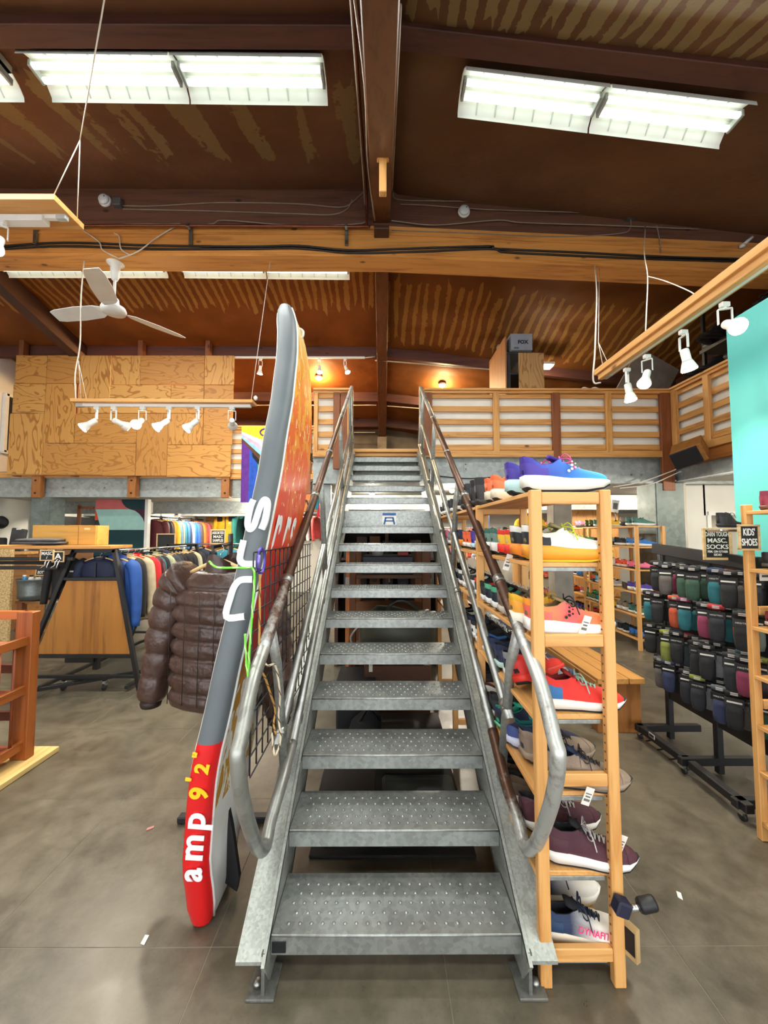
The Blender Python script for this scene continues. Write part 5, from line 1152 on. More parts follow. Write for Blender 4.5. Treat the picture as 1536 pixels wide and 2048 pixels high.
# ---- mural board and wall with the long jacket rail
mu = thing('mural_board', 'pink, teal and mint painted mural board under the plywood wall', 'mural', (-5.45, 8.0, 0))
def mp(cx, cy): return (-6.0 + (cx - 55) / 425 * 1.07, 2.37 - cy / 450 * .83)
def mural(nm, pts, col, k): B().prism([mp(*p) for p in pts], -8.0, -(7.985 - k * .003), Matrix.Rotation(R(90), 4, 'X')).obj(nm, mat(col, .7, 0, .04), mu)
B().box((-5.465, 8.03, 1.18), (1.07, .05, 2.37)).obj('backing_board', mat('#123f47', .7, 0, .04), mu)
def arc(cx, cy, rx, ry, a0, a1, n=10): return [(cx + rx * math.cos(R(a0 + (a1 - a0) * i / n)), cy + ry * math.sin(R(a0 + (a1 - a0) * i / n))) for i in range(n + 1)]
mural('painted_shape', [(58, 0)] + [(265, 0), (268, 40), (285, 85), (310, 118), (338, 137)] + [(58, 137)], '#d9706f', 0)
mural('painted_shape', [(480, 137), (480, 375), (470, 375), (468, 300), (450, 240), (420, 190), (385, 155), (345, 137)], '#4a2440', 0)
mural('painted_shape', [(58, 140), (338, 138), (385, 155), (420, 190), (450, 240), (468, 300), (470, 372), (200, 372), (120, 372), (95, 300), (75, 200)], '#a8d8d2', 1)
mural('painted_shape', [(55, 140), (60, 145), (75, 200), (90, 262), (55, 262)], '#e2592c', 0)
B().box((-4.9, 7.98, 1.18), (.07, .1, 2.36), None, .004).obj('white_edge_post', WHITE, mu)
wp = struct('wall_partition'); B().box((-5.2, 9.35, 1.18), (.08, 2.6, 2.36)).obj('wall_panel', PLASTER, wp)
t = thing('wall_rail', 'long black wall rail with a row of coloured jackets', 'clothes rail', (-4.9, 8.1, 1.95)); B().tube([(-4.88, 8.06, 1.97), (-4.88, 10.4, 1.97)], .016, 8).obj('rail', BLACKM, t)
for y in (8.12, 8.9, 9.7, 10.3): B().lathe([(.05, 0), (.05, .02), (.02, .03)], (-5.16, y, 1.97), 12, Matrix.Rotation(R(90), 4, 'Y')).obj('flange', BLACKM, t); B().tube([(-5.15, y, 1.97), (-4.88, y, 1.97)], .014, 6).obj('rail_arm', BLACKM, t)
cl = ['#5a1c20', '#1c1d22', '#1c1d22', '#23222a', '#e07820', '#efb81e', '#e9c23c', '#5c8fd0', '#6f9fdc', '#8a8f78', '#a3a290', '#2c7f8a', '#2e6fa0', '#31408a', '#3a49a0', '#26335a', '#b4b8bc', '#2059b8', '#2463c4', '#1f4fa8', '#2a5bb0', '#4d4652', '#5a4f5c', '#33343c', '#e46a24', '#e8873a', '#d9442c', '#e06048', '#54485a', '#c25a6a', '#8c3a44']
nmz = ['maroon', 'black', 'black', 'charcoal', 'orange', 'yellow', 'yellow', 'sky blue', 'sky blue', 'sage', 'stone', 'teal', 'blue', 'indigo', 'indigo', 'navy', 'silver', 'royal blue', 'royal blue', 'cobalt', 'cobalt', 'plum grey', 'plum grey', 'graphite', 'orange', 'light orange', 'red', 'coral', 'mauve', 'rose', 'wine']
for i, (c, nm) in enumerate(zip(cl, nmz)):
    garment(f'{nm} jacket, {ORD[i]} from the mural on the wall rail', c, (-4.88 + rnd.uniform(-.02, .02), 8.2 + i * .068, 1.965), R(rnd.uniform(-12, 12)), 'body' if i % 4 else 'body_short', 'jackets on the long wall rail', False, None, rnd.uniform(1.0, 1.12), True)
t = thing('plywood_backboard', 'plywood board on the back wall behind the yellow jacket', 'board', (-4.4, 10.6, 1.2)); B().box((-4.4, 10.62, 1.72), (1.0, .03, 1.1), None, .003).obj('plywood_sheet', plywood('#d8a45c', '#b57f38', 'x', 9.), t); B().box((-4.4, 10.63, .6), (.06, .04, 1.2)).obj('batten', PINE_Z, t)
t = thing('back_wall_rail', 'black rail on the back wall carrying the yellow jacket', 'clothes rail', (-4.3, 10.4, 2.1)); B().tube([(-4.8, 10.36, 2.12), (-1.6, 10.36, 2.12)], .014, 8).obj('rail', BLACKM, t)
for x in (-4.6, -3.1, -1.7): B().tube([(x, 10.36, 2.12), (x, 10.64, 2.12)], .012, 6).obj('rail_arm', BLACKM, t)
y_ = garment('bright yellow shell suit with black shoulders on the back wall rail', '#eba71a', (-4.22, 10.36, 2.19), R(-8), 'body', None, True, None, 1.25, logo='#efe8d8'); 
for s in (-1, 1): B().box((s * .13, -.055, -.16), (.12, .03, .1), None, .01).obj('shoulder_patch', BLACK, y_)
garment('teal green jacket hanging beside the yellow shell suit', '#176f6a', (-3.83, 10.36, 2.16), R(75), 'body', None, True, None, 1.25)
for i, c in enumerate(['#b8344a', '#8c2f5a', '#c9c4b8', '#2a5f7a', '#d86a3a', '#3a3a44', '#a8324a', '#e0a03a', '#5a7a4a', '#6a3a6a', '#d8d4cc', '#c03a3a']): garment(f'{["crimson","magenta","cream","steel blue","rust","slate","red","amber","moss","violet","ivory","scarlet"][i]} top on the back wall rail, {ORD[i]} from the teal jacket', c, (-3.55 + i * .16, 10.36, 2.12), R(80 + rnd.uniform(-8, 8)), 'body_short', 'tops on the back wall rail', scale=1.05, minimal=True)
t = thing('sign_card', 'small white lettered card standing on the wall rail', 'sign', (-4.85, 9.0, 2.0)); B().box((-4.85, 9.0, 2.1), (.11, .01, .2)).obj('card', CARDW, t); text('WOMENS', .03, BLACK, face_mtx((-4.85, 8.993, 2.13), (1, 0, 0), (0, 0, 1)), t) if False else B().box((-4.85, 8.994, 2.1), (.06, .003, .12)).obj('card_print', mat('#4a4a4a', .8), t)
# ---- rainbow flag on the railing
fl = thing('rainbow_flag', 'rainbow progress pride flag hanging from the slatted railing', 'flag', (-2.2, 7.24, 2.2)); FX0, FX1, FZ0, FZ1 = -2.7, -1.78, 2.2, 3.66
def flag_piece(nm, poly, col, k):
    """poly in (u 0..1 left to right, v 0..1 top to bottom), bent into soft folds"""
    b = B(); n = len(poly)
    def P(u, v, o): return (FX0 + (FX1 - FX0) * u, 7.25 - .03 * math.sin(u * 13) * v - k * .004 - o, FZ1 - (FZ1 - FZ0) * v)
    vs = [P(u, v, 0) for u, v in poly] + [P(u, v, .002) for u, v in poly]
    b.add(vs, [tuple(range(n)), tuple(range(2 * n - 1, n - 1, -1))] + [(i, (i + 1) % n, n + (i + 1) % n, n + i) for i in range(n)]); b.obj(nm, fabric(col), fl)
for i, c in enumerate(('#5a2a86', '#2450b4', '#2f9e4c', '#f0d232', '#ee8a2a', '#d8302c')): flag_piece('stripe', [(i / 6 + k / 24, 0) for k in range(5)] + [(i / 6 + k / 24, 1) for k in range(4, -1, -1)], c, 0)
for k, (c, d0) in enumerate((('#1b1a1c', .62), ('#5a3a26', .53), ('#8fc7e6', .44), ('#ecaec4', .36), ('#f2f0ee', .28), ('#f0d232', .2))): flag_piece('chevron', [(0, 0), (1, 0)] + ([(1, d0 * .35)] ) + [(.5, d0)] + [(0, d0 * .35)], c, 1 + k)
B().tube([Vector((FX0 + .46 + .1 * math.cos(a), 7.215, FZ1 - .12 + .07 * math.sin(a))) for a in [2 * math.pi * i / 20 for i in range(20)]], .014, 6, closed=True).obj('ring_emblem', mat('#5a2a86', .7), fl)
# ---- rust coloured slatted display crib at the left edge
t = thing('slatted_crib', 'rust-coloured wooden crib with slender slats at the picture edge', 'display crib', (-2.6, 2.7, .045)); RU = wood('#a35a24', '#7d3d14', 'z', .8, .4, False); RUY = wood('#a35a24', '#7d3d14', 'y', .8, .4, False); RUX = wood('#b4652a', '#8a4718', 'x', .8, .4, False); RD = mat('#5a2416', .5)
for x, y in ((-2.55, 2.8), (-2.5, 1.7), (-3.7, 2.8)): B().box((x, y, .55), (.115, .07, 1.02), None, .004).obj('post', RU, t)
for z in (.86, .52, .14): B().bar((-2.53, 2.78, z), (-2.49, 1.72, z), .03, .06, (0, 0, 1), .003).obj('side_rail', RUY, t)
for k in range(9): 
    y = 2.68 - k * .105; B().tube([(-2.53 + (2.78 - y) * .04, y, .12), (-2.53 + (2.78 - y) * .04, y, .86)], .0085, 6).obj('slat', mat('#7a3818', .5), t)
for z, m_ in ((1.03, RUX), (.65, RD), (.32, RD)): B().box((-3.12, 2.82, z), (1.1, .035, .06), None, .003).obj('end_rail', m_, t)
for z in (.5, .12): B().box((-3.1, 2.28, z), (1.1, 1.0, .02)).obj('crib_floor', mat('#9a4a34', .5), t)
B().box((-3.1, 2.28, .84), (1.1, 1.0, .02)).obj('crib_floor', mat('#b05a3e', .5), t)
t = thing('plywood_platform', 'pale plywood platform under the rust-coloured crib', 'platform', (-3.1, 2.3, 0)); B().box((-3.08, 2.35, .02), (1.34, 1.2, .036), None, .003).obj('plywood_sheet', wood('#e0c07c', '#c29a52', 'y', knots=False), t); 
t = thing('lime_box', 'box with a lime green top band inside the crib', 'box', (-2.9, 2.55, .51)); B().box((-2.92, 2.55, .62), (.55, .3, .22), None, .006).obj('box_body', mat('#c9c6ba', .6), t); B().box((-2.92, 2.55, .775), (.56, .31, .07), None, .006).obj('lid', mat('#c3d21c', .5), t)
t = thing('white_carton', 'plain white carton on the lower floor of the crib', 'box', (-2.95, 2.5, .13)); B().box((-2.95, 2.5, .28), (.5, .35, .3), None, .006).obj('carton_body', mat('#d0cec2', .7), t); B().box((-2.95, 2.32, .33), (.06, .003, .2)).obj('tape', mat('#b8b09a', .6), t)
t = thing('dark_knife', 'small dark pocket tool lying on the crib top', 'tool', (-2.75, 2.5, .852)); B().box((-2.75, 2.5, .862), (.12, .04, .018), Matrix.Rotation(R(20), 3, 'Z'), .006).obj('tool_body', DARKGREY, t); B().box((-2.66, 2.47, .86), (.1, .02, .008), Matrix.Rotation(R(-20), 3, 'Z')).obj('tool_blade', STEEL, t)
# ---- things behind the left rack
t = thing('particle_board_stand', 'pale particle board end panel behind the crib', 'display stand', (-5.6, 5.6, 0)); B().box((-5.62, 5.6, .72), (.5, .05, 1.44), None, .004).obj('particle_board', mat('#d3b27c', .75, 0, .35, 40), t); B().box((-5.0, 5.9, .6), (.8, .4, .04)).obj('shelf', wood('#9a6a3a', '#7a4f28', 'x'), t); B().box((-5.0, 5.9, .2), (.8, .4, .04)).obj('shelf', wood('#9a6a3a', '#7a4f28', 'x'), t); B().box((-5.3, 5.7, .3), (.08, .08, .6)).obj('leg', RUSTW, t); B().box((-4.6, 6.05, .6), (.05, .05, 1.2)).obj('leg', RUSTW, t); B().box((-5.0, 6.08, 1.0), (.85, .02, .7)).obj('pegboard', wood('#8a5c34', '#6e4526', 'x'), t)
t = thing('galvanised_tub', 'grey ribbed metal tub full of bottles on the back stand', 'tub', (-5.2, 5.8, .62)); B().lathe([(.16, .63), (.2, .66), (.205, .72), (.2, .74), (.21, .82), (.205, .84), (.225, .93), (.23, .945), (.215, .945), (.19, .7)], (-5.2, 5.8, 0), 24).obj('tub_wall', galv('#6f7574', .4, .7), t)
for i, (dx, c) in enumerate(((-.1, '#2a7fae'), (0, '#d9d9d4'), (.1, '#e8e4da'))):
    t = thing('water_bottle', f'{["blue", "silver capped", "white"][i]} bottle in the metal tub', 'bottle', (-5.2 + dx, 5.72, .7), 'bottles in the tub'); B().lathe([(.035, .72), (.035, .95), (.02, .98)], (-5.2 + dx, 5.72, 0), 10).obj('bottle_body', mat(c, .4), t); B().lathe([(.022, .975), (.022, 1.0)], (-5.2 + dx, 5.72, 0), 10).obj('cap', BLACK if i else WHITE, t)
sign('tilted chalk sign lettered WATER BOTTLES above the metal tub', ['WATER', 'BOTTLES'], (-4.98, 5.68, 1.07), .24, .14, R(-5), tilt=-8)
for i, (x, z) in enumerate(((-4.62, 1.0), (-4.48, 1.02), (-4.35, 1.0), (-4.75, .7), (-4.6, .68), (-4.46, .69))):
    t = thing('blister_pack', f'clear hanging pack with grey insert, {ORD[i % 3]} in the {"upper" if i < 3 else "lower"} row by the tub', 'package', (x, 5.7, z - .12), 'hanging packs by the tub'); B().box((x, 5.7, z), (.11, .03, .2), None, .006).obj('plastic_shell', mat('#b9bec0', .25), t); B().box((x, 5.682, z - .02), (.07, .006, .1), None, .004).obj('insert', mat('#5a6268', .5), t); B().tube([(x, 5.7, z + .1), (x, 6.07, z + .12)], .003, 5).obj('peg', CHROME, t)
t = thing('black_cabinet', 'tall black shelving full of dark stock by the left wall', 'shelf', (-7.3, 9.4, 0)); B().box((-7.45, 9.4, 1.0), (.4, 1.9, 2.0)).obj('carcass', BLACK, t)
for k in range(3): B().box((-7.24, 9.4, .6 + k * .5), (.04, 1.85, .03)).obj('shelf', mat('#2c2826', .6), t)
t = thing('pine_counter', 'pine counter far behind the rack by the left wall', 'counter', (-6.8, 6.7, 0)); B().box((-6.75, 6.7, 1.28), (1.5, .5, .04), None, .004).obj('worktop', PINE_X, t); B().box((-6.75, 6.75, .63), (1.4, .4, 1.26)).obj('front_panel', wood('#a8743e', '#855628', 'x'), t)
t = thing('black_tool_case', 'black hard case with handle on the far counter', 'case', (-6.75, 6.65, 1.3)); B().box((-6.75, 6.65, 1.42), (.36, .2, .24), None, .02).obj('case_body', BLACK, t); B().tube([(-6.82, 6.63, 1.54), (-6.81, 6.63, 1.57), (-6.69, 6.63, 1.57), (-6.68, 6.63, 1.54)], .01, 6).obj('handle', BLACKM, t); B().box((-6.68, 6.545, 1.47), (.02, .01, .04)).obj('latch', CHROME, t)
t = thing('grey_board_case', 'dark grey flat case leaning behind the black tool case', 'case', (-6.45, 6.8, 1.3)); B().box((-6.45, 6.8, 1.5), (.26, .06, .4), Matrix.Rotation(R(8), 3, 'Y'), .015).obj('case_body', DARKGREY, t); B().box((-6.42, 6.8, 1.69), (.08, .062, .02)).obj('grip_slot', WHITE, t)
t = thing('round_pouch', 'small black round pouch hanging on the white left wall', 'pouch', (-7.62, 7.5, 1.75)); B().lathe([(.004, -.05), (.1, -.04), (.13, 0), (.1, .05), (.004, .06)], (-7.55, 7.6, 1.83), 16, Matrix.Rotation(R(90), 4, 'Y')).obj('pouch_body', BLACK, t); B().tube([(-7.6, 7.6, 1.9), (-7.62, 7.6, 2.05)], .008, 5).obj('loop', PINE_Z.copy() if False else HANGW, t)
t = thing('thermostat', 'small white wall vent below the window', 'vent', (-7.63, 8.4, 2.6)); B().box((-7.64, 8.42, 2.62), (.03, .24, .2), None, .004).obj('plate', WHITE, t); B().box((-7.62, 8.42, 2.62), (.01, .18, .14)).obj('grille', mat('#8d8d88', .6), t)
t = thing('wood_ladder', 'narrow wooden frame standing left of the mural board', 'frame', (-6.3, 8.0, 0)); B().box((-6.3, 7.95, 1.1), (.06, .05, 2.2), None, .004).obj('upright', RUSTW, t); B().box((-6.15, 7.95, 2.15), (.3, .05, .05)).obj('crosspiece', RUSTW, t); B().box((-6.15, 7.95, 1.6), (.3, .05, .04)).obj('crosspiece', RUSTW, t)
# ================================================================ RIGHT SIDE
t = thing('turquoise_panel', 'large plain turquoise display panel rising above the kids shoe shelf', 'display panel', (2.35, 1.8, 1.0))
B().box((2.365, 1.72, 2.03), (.03, 1.64, 2.06), None, .002).obj('painted_sheet', mat('#56b4af', .6, 0, .03, 2), t); B().box((2.385, 1.72, 1.53), (.03, .06, 3.06)).obj('support_stud', PINE_Z, t)
# kids shoe unit
KX0, KX1 = 2.0, 2.325; KL = [.1, .36, .60, .86, 1.12, 1.43, 1.745]
t = thing('kids_shoe_rack', 'pine shelf unit with kids shoes under the turquoise panel', 'shelf', (KX0, 2.13, 0))
for y in (2.115, 1.24):
    for x in (KX0 + .021, KX1 - .021): B().box((x, y, .89), (.042, .032, 1.78), None, .003).obj('post', PINE_Z, t)
    for z in (.1, .7, 1.2): B().box(((KX0 + KX1) / 2, y, z), (.22, .024, .046), None, .003).obj('rung', PINE_X, t)
for z in KL: B().box(((KX0 + KX1) / 2, 1.68, z - .01), (KX1 - KX0 - .005, .84, .02), None, .002).obj('shelf_board', PINE_Y, t)
sign('chalk sign lettered KIDS SHOES on the shelf post', ["KIDS'", 'SHOES'], (1.985, 2.075, 1.6), .105, .13, 0)
GK = 'shoes on the kids shelf'
s_ = shoe('plum and red ruffled kids boot on top of the kids shelf', 'boot', ('#7d2f45', '#8c3a50', '#9a4358', '#6a4a44', '#5a4038', '#8c3348'), (2.06, 2.06, 1.747), R(6), .62, GK); shoe('coral red kids sneaker on top of the kids shelf behind the plum boot', 'runner', ('#c2484c', '#8c3a50', '#d86a60', '#8a5a50', '#5a4038', '#a83a44'), (2.12, 1.98, 1.747), R(10), .62, GK)
t2 = shoe('small black boot standing on the silver ledge left of the kids shelf', 'boot', ('#1b1b1d', '#1b1b1d', '#2a2a2c', '#1b1b1d', '#101012', '#222224'), (1.9, 2.16, 1.655), R(0), .5, GK)
t = thing('silver_ledge', 'small chrome shelf holding the black boot beside the kids sign', 'shelf bracket', (2.0, 2.16, 1.6)); B().box((1.96, 2.16, 1.64), (.18, .1, .018), None, .006).obj('ledge', CHROME, t); B().box((2.045, 2.14, 1.6), (.02, .03, .08)).obj('bracket', CHROME, t)
kc = [('#2c2c2f', 'black'), ('#3a3f44', 'grey'), ('#1f7f86', 'teal'), ('#7a2a34', 'red'), ('#b9b3a6', 'beige')]
for li, z in enumerate(KL[:-1]):
    for j in range(2):
        c, nm = kc[(li * 2 + j) % 5]; shoe(f'{nm} small shoe, {["outer", "inner"][j]} one on the {ORD[li]} board of the kids shelf', 'hiker' if li % 2 else 'runner', (c, '#1a1a1c', '#3a3a3c', '#5a5a58' if li % 2 else '#c9c6bd', '#17171a', c), (2.05, 2.05 - j * .1, z + .001), R(4 * j), .75, GK)
t = thing('white_price_card', 'white lettered card on the kids shelf edge', 'card', (2.06, 2.08, 1.42)); B().box((2.1, 2.09, 1.39), (.1, .003, .05)).obj('card', CARDW, t); B().box((2.1, 2.087, 1.39), (.08, .002, .012)).obj('card_print', mat('#55534e', .8), t)
# sock rack
t = thing('sock_rack', 'black gridwall rack covered with hanging sock packs', 'sock rack', (2.15, 2.7, 0)); SXP = 2.27
B().box((SXP, 2.68, .9), (.025, .86, 1.16)).obj('back_panel', mat('#141415', .6), t); B().bar((2.19, 3.1, 1.5), (2.2, 2.26, 1.44), .03, .08, (0, 0, 1), .003).obj('top_header', BLACK, t)
for y in (3.1, 2.66, 2.26): B().box((SXP, y, .76), (.04, .04, 1.5), None, .003).obj('upright', BLACK, t); B().bar((2.0, y, .09), (2.5, y, .09), .045, .05, (0, 0, 1), .004).obj('foot', BLACK, t)
for a, b in (((2.03, 3.12), (2.05, 2.66)), ((2.05, 2.62), (2.04, 2.2))): B().bar((*a, .09), (*b, .09), .05, .05, (0, 0, 1), .004).obj('base_rail', BLACK, t)
lg = B().box((2.005, 2.93, .115), (.004, .06, .03)).obj('maker_plate', mat('#b9b7b0', .6), t); B().box((2.0025, 2.93, .115), (.003, .045, .018)).obj('plate_print', BLACK, lg)
for y in (3.1, 2.66, 2.24): c_ = B().lathe([(.02, -.01), (.026, -.007), (.026, .007), (.02, .01)], (2.03, y, .03), 12, Matrix.Rotation(R(90), 4, 'Y')).obj('caster', mat('#1a1a1b', .5), t); B().box((2.03, y, .055), (.03, .03, .03)).obj('caster_fork', CHROME, c_)
for k in range(4): B().tube([(2.02, 3.02 - k * .12, .03), (2.06, 2.98 - k * .12, .06)], .006, 5).obj('base_loop', BLACKM, t)
HDR = mat('#101011', .5); HP = mat('#d9d7d0', .7)
SKM = dict(hd=B().box((0, 0, -.03), (.092, .012, .05), None, .002).mesh('header_card', HDR), roll=B().loft([[(-.042 + .084 * u, .016 * math.cos(a), .022 + .022 * math.sin(a) * (1 - .3 * abs(2 * u - 1))) for a in [2 * math.pi * j / 8 for j in range(8)]] for u in (0, .2, .5, .8, 1)]).mesh('rolled_cuff'),
    leg=B().loft([[(wd * math.cos(a), .012 * math.sin(a), z) for a in [2 * math.pi * j / 10 for j in range(10)]] for z, wd in ((-.05, .04), (-.09, .042), (-.15, .041), (-.185, .034), (-.19, .02))]).mesh('sock_leg'), prn=B().box((0, -.0075, -.03), (.07, .001, .01)).mesh('header_line', HP), peg=B().tube([(0, 0, .03), (0, .17, .035)], .003, 5).mesh('peg', CHROME), lab=B().box((0, -.0145, .022), (.035, .002, .016)).mesh('brand_label', mat('#bdb9b4', .7)))
SOCKC = [('#2c3350', 'navy'), ('#4a5258', 'slate'), ('#343436', 'charcoal'), ('#6f7a70', 'sage grey'), ('#2f4a3a', 'dark green'), ('#a02c30', 'red'), ('#3a4a50', 'blue grey'), ('#a8482a', 'orange'), ('#215f66', 'teal'), ('#757d38', 'olive yellow'), ('#7a2f4a', 'plum'), ('#55504c', 'taupe'), ('#8a8d90', 'light grey'), ('#24262c', 'black')]
rows = [1.36, 1.13, .87, .64]; n_ = 0
for ri, z in enumerate(rows):
    for ci in range(10):
        for dp in range(2):
            y = 3.06 - ci * .088; x = 2.19 - dp * .075 + rnd.uniform(-.006, .006)
            if dp == 1 and (ci + ri) % 3 == 0: continue
            c, nm = SOCKC[(ri * 5 + ci * 3 + dp * 7) % len(SOCKC)]
            if rnd.random() < .5: c, nm = ('#1d1e20', 'black')
            s_ = thing('sock_pack', f'{nm} sock pack, {"front" if dp else "back"} layer, {ORD[ci]} along the {ORD[ri]} sock row', 'socks', (x, y, z + rnd.uniform(-.01, .01)), 'sock packs on the black rack', False, R(-48 + rnd.uniform(-8, 8)))
            part(SKM['hd'], 'header_card', s_); part(SKM['roll'], 'rolled_cuff', s_, fabric(c)); c2 = c if rnd.random() < .5 else rnd.choice(SOCKC)[0]; part(SKM['leg'], 'sock_leg', s_, fabric(c2)); part(SKM['prn'], 'header_line', s_) if (ci + dp) % 2 else text('HIKE/TREK', .0135, HP, face_mtx((0, -.0065, -.03), (1, 0, 0), (0, 0, 1)), s_, 'lettering', .0004); part(SKM['lab'], 'brand_label', s_)
sign('chalk sign lettered DARN TOUGH MASC SOCKS above the sock rack', ['DARN TOUGH', 'MASC.', 'SOCKS', 'FEM. ON OTHER', 'SIDE!'], (2.13, 2.44, 1.555), .15, .19, R(-8), [1.2, 1.2, 1.2, .6, .6])
# wooden bench
t = thing('plank_bench', 'low pine plank bench beyond the shoe rack', 'bench', (1.95, 3.8, 0)); BW_ = wood('#d59a52', '#b07838', 'y')
for k in range(3): B().box((1.79 + k * .13, 3.85, .43), (.12, 1.42, .045), None, .004).obj('seat_plank', BW_, t)
B().box((1.74, 3.85, .38), (.03, 1.36, .09), None, .003).obj('apron', BW_, t)
for y in (3.24, 4.42): B().box((1.93, y, .2), (.36, .09, .4), None, .004).obj('leg_panel', wood('#a36a30', '#7d4c1e', 'z'), t)
# back shoe wall
GB = 'shoes on the far shoe shelves'
def far_unit(label, x0, x1, ya, yb, zs, top):
    t = thing('far_shoe_shelf', label, 'shelf', (x0, ya, 0), 'far shoe shelves')
    for y in (ya, (ya + yb) / 2, yb):
        for x in (x0, x1): B().box((x, y, top / 2), (.045, .04, top), None, .003).obj('post', PINE_Z, t)
    for z in zs: B().box(((x0 + x1) / 2, (ya + yb) / 2, z - .01), (x1 - x0 + .03, yb - ya, .022), None, .002).obj('shelf_board', PINE_Y, t)
    return t
FZ = [.15, .47, .79, 1.11, 1.43, 1.72]; SMALL = ('upper', 'collar_lining', 'midsole', 'heel_counter')
far_unit('far pine shoe shelf under the mezzanine, nearer one', 3.55, 3.92, 5.35, 6.75, FZ, 1.72); far_unit('far pine shoe shelf under the mezzanine, farther one', 3.75, 4.12, 6.95, 8.3, FZ, 1.72)
pal = list(CN.items()); n_ = 0
for ui, (x0, ya, yb) in enumerate(((3.56, 5.42, 6.7), (3.76, 7.02, 8.25))):
    for li, z in enumerate(FZ):
        m = 10
        for k in range(m):
            if rnd.random() < .12: continue
            c, nm = pal[(ui * 7 + li * 5 + (k // 2) * 3) % len(pal)]; y = ya + (yb - ya) * k / (m - 1)
            kd = ('runner', 'hiker', 'chunky', 'slim')[(li + k // 2) % 4]
            shoe(f'{nm} shoe, {ORD[k]} along the {ORD[li]} board of the {"nearer" if ui == 0 else "farther"} far shelf', kd, (c, '#232427', '#d0d0cc', '#dcdad2' if (k // 2 + li) % 3 else '#3a3a3c', '#1a1a1c', c), (x0, y, z + .002), R(rnd.uniform(-8, 8)), 1.05, GB, SMALL)
t = thing('far_low_shelf', 'low pine shoe shelf near the far bench', 'shelf', (2.9, 6.9, 0), 'far shoe shelves')
for x in (2.5, 3.45): B().box((x, 7.2, .86), (.045, .3, 1.72), None, .003).obj('side_panel', PINE_Z, t)
for z in FZ: B().box((2.97, 7.2, z - .01), (.93, .3, .022), None, .002).obj('shelf_board', PINE_X, t)
for li, z in enumerate(FZ):
    for k in range(8):
        c, nm = pal[(li * 3 + (k // 2) * 5 + 2) % len(pal)]; shoe(f'{nm} shoe facing out, {ORD[k]} along the {ORD[li]} board of the low far shelf', ('runner', 'hiker')[li % 2], (c, '#232427', '#d0d0cc', '#dcdad2', '#1a1a1c', c), (2.58 + k * .115, 7.33, z + .002), R(-90), 1., GB, SMALL)
t = thing('wall_plywood', 'plywood wall sheet behind the far shoe shelves', 'board', (4.7, 7.5, 1.4)); B().box((4.75, 8.6, 1.3), (1.1, .03, 2.2), None, .003).obj('plywood_sheet', plywood('#dca564', '#c48c48', 'z', 12.), t); B().box((4.75, 8.64, .1), (1.1, .05, .2)).obj('base_strip', PINE_X, t)
t = thing('sign_on_stem', 'white card on a stem above the far shoe shelf', 'sign', (3.72, 6.1, 1.73)); B().box((3.72, 6.1, 2.05), (.12, .008, .2), Matrix.Rotation(R(8), 3, 'Y')).obj('card', CARDW, t); B().box((3.72, 6.094, 2.05), (.07, .004, .1), Matrix.Rotation(R(8), 3, 'Y')).obj('card_print', mat('#6a6a66', .8), t); B().tube([(3.72, 6.1, 1.73), (3.72, 6.1, 1.96)], .006, 6).obj('stem', BLACKM, t)
t = thing('black_label_frame', 'small black label frame at the far shelf edge', 'sign', (3.6, 6.05, 1.6)); B().box((3.52, 6.05, 1.66), (.1, .012, .2)).obj('frame', WHITE, t); B().box((3.52, 6.042, 1.66), (.075, .006, .16)).obj('face', SLATE, t)
# white walled opening right of the steel column
wo = struct('wall_opening'); 
for c, d, m_ in (((4.98, 6.1, 1.2), (.3, .1, 2.4), PLASTER), ((6.4, 6.1, 2.15), (2.6, .1, .5), PLASTER), ((7.3, 6.1, .95), (1.0, .1, 1.9), PLASTER), ((5.16, 6.04, .95), (.06, .04, 1.9), WHITE), ((5.95, 6.04, 1.93), (1.6, .04, .06), WHITE)): B().box(c, d).obj('wall_panel' if m_ is PLASTER else 'door_casing', m_, wo)
t = thing('plywood_booth', 'plywood changing booth seen through the white opening', 'booth', (5.9, 7.2, 0)); B().box((5.75, 7.3, .8), (.9, .04, 1.6)).obj('panel', plywood('#c48c3c', '#a06c26', 'z', 3.), t); B().box((5.28, 6.9, .8), (.04, .8, 1.6)).obj('panel', wood('#d09a48', '#b07a30', 'z'), t); B().box((5.8, 7.25, .78), (.5, .03, 1.5)).obj('door', wood('#b57838', '#94602a', 'z'), t)
t = thing('speaker', 'black wooden-sided loudspeaker tilted below the corner railing', 'speaker', (4.02, 5.0, 2.7)); rt = Matrix.Rotation(R(-24), 3, 'Y') @ Matrix.Rotation(R(-50), 3, 'Z') @ Matrix.Rotation(R(14), 3, 'X')
B().box((4.06, 5.0, 2.69), (.34, .3, .24), rt, .006).obj('cabinet', wood('#a06a30', '#7d4c1e', 'x'), t); B().box((3.955, 4.86, 2.63), (.28, .03, .24), rt).obj('grille', BLACK, t) if False else B().box(Vector((4.06, 5.0, 2.69)) + rt @ Vector((-.03, -.16, 0)), (.3, .03, .23), rt, .004).obj('grille', BLACK, t)
B().tube([(4.15, 5.02, 2.75), (4.34, 5.05, 2.8)], .015, 6).obj('bracket', BLACKM, t)
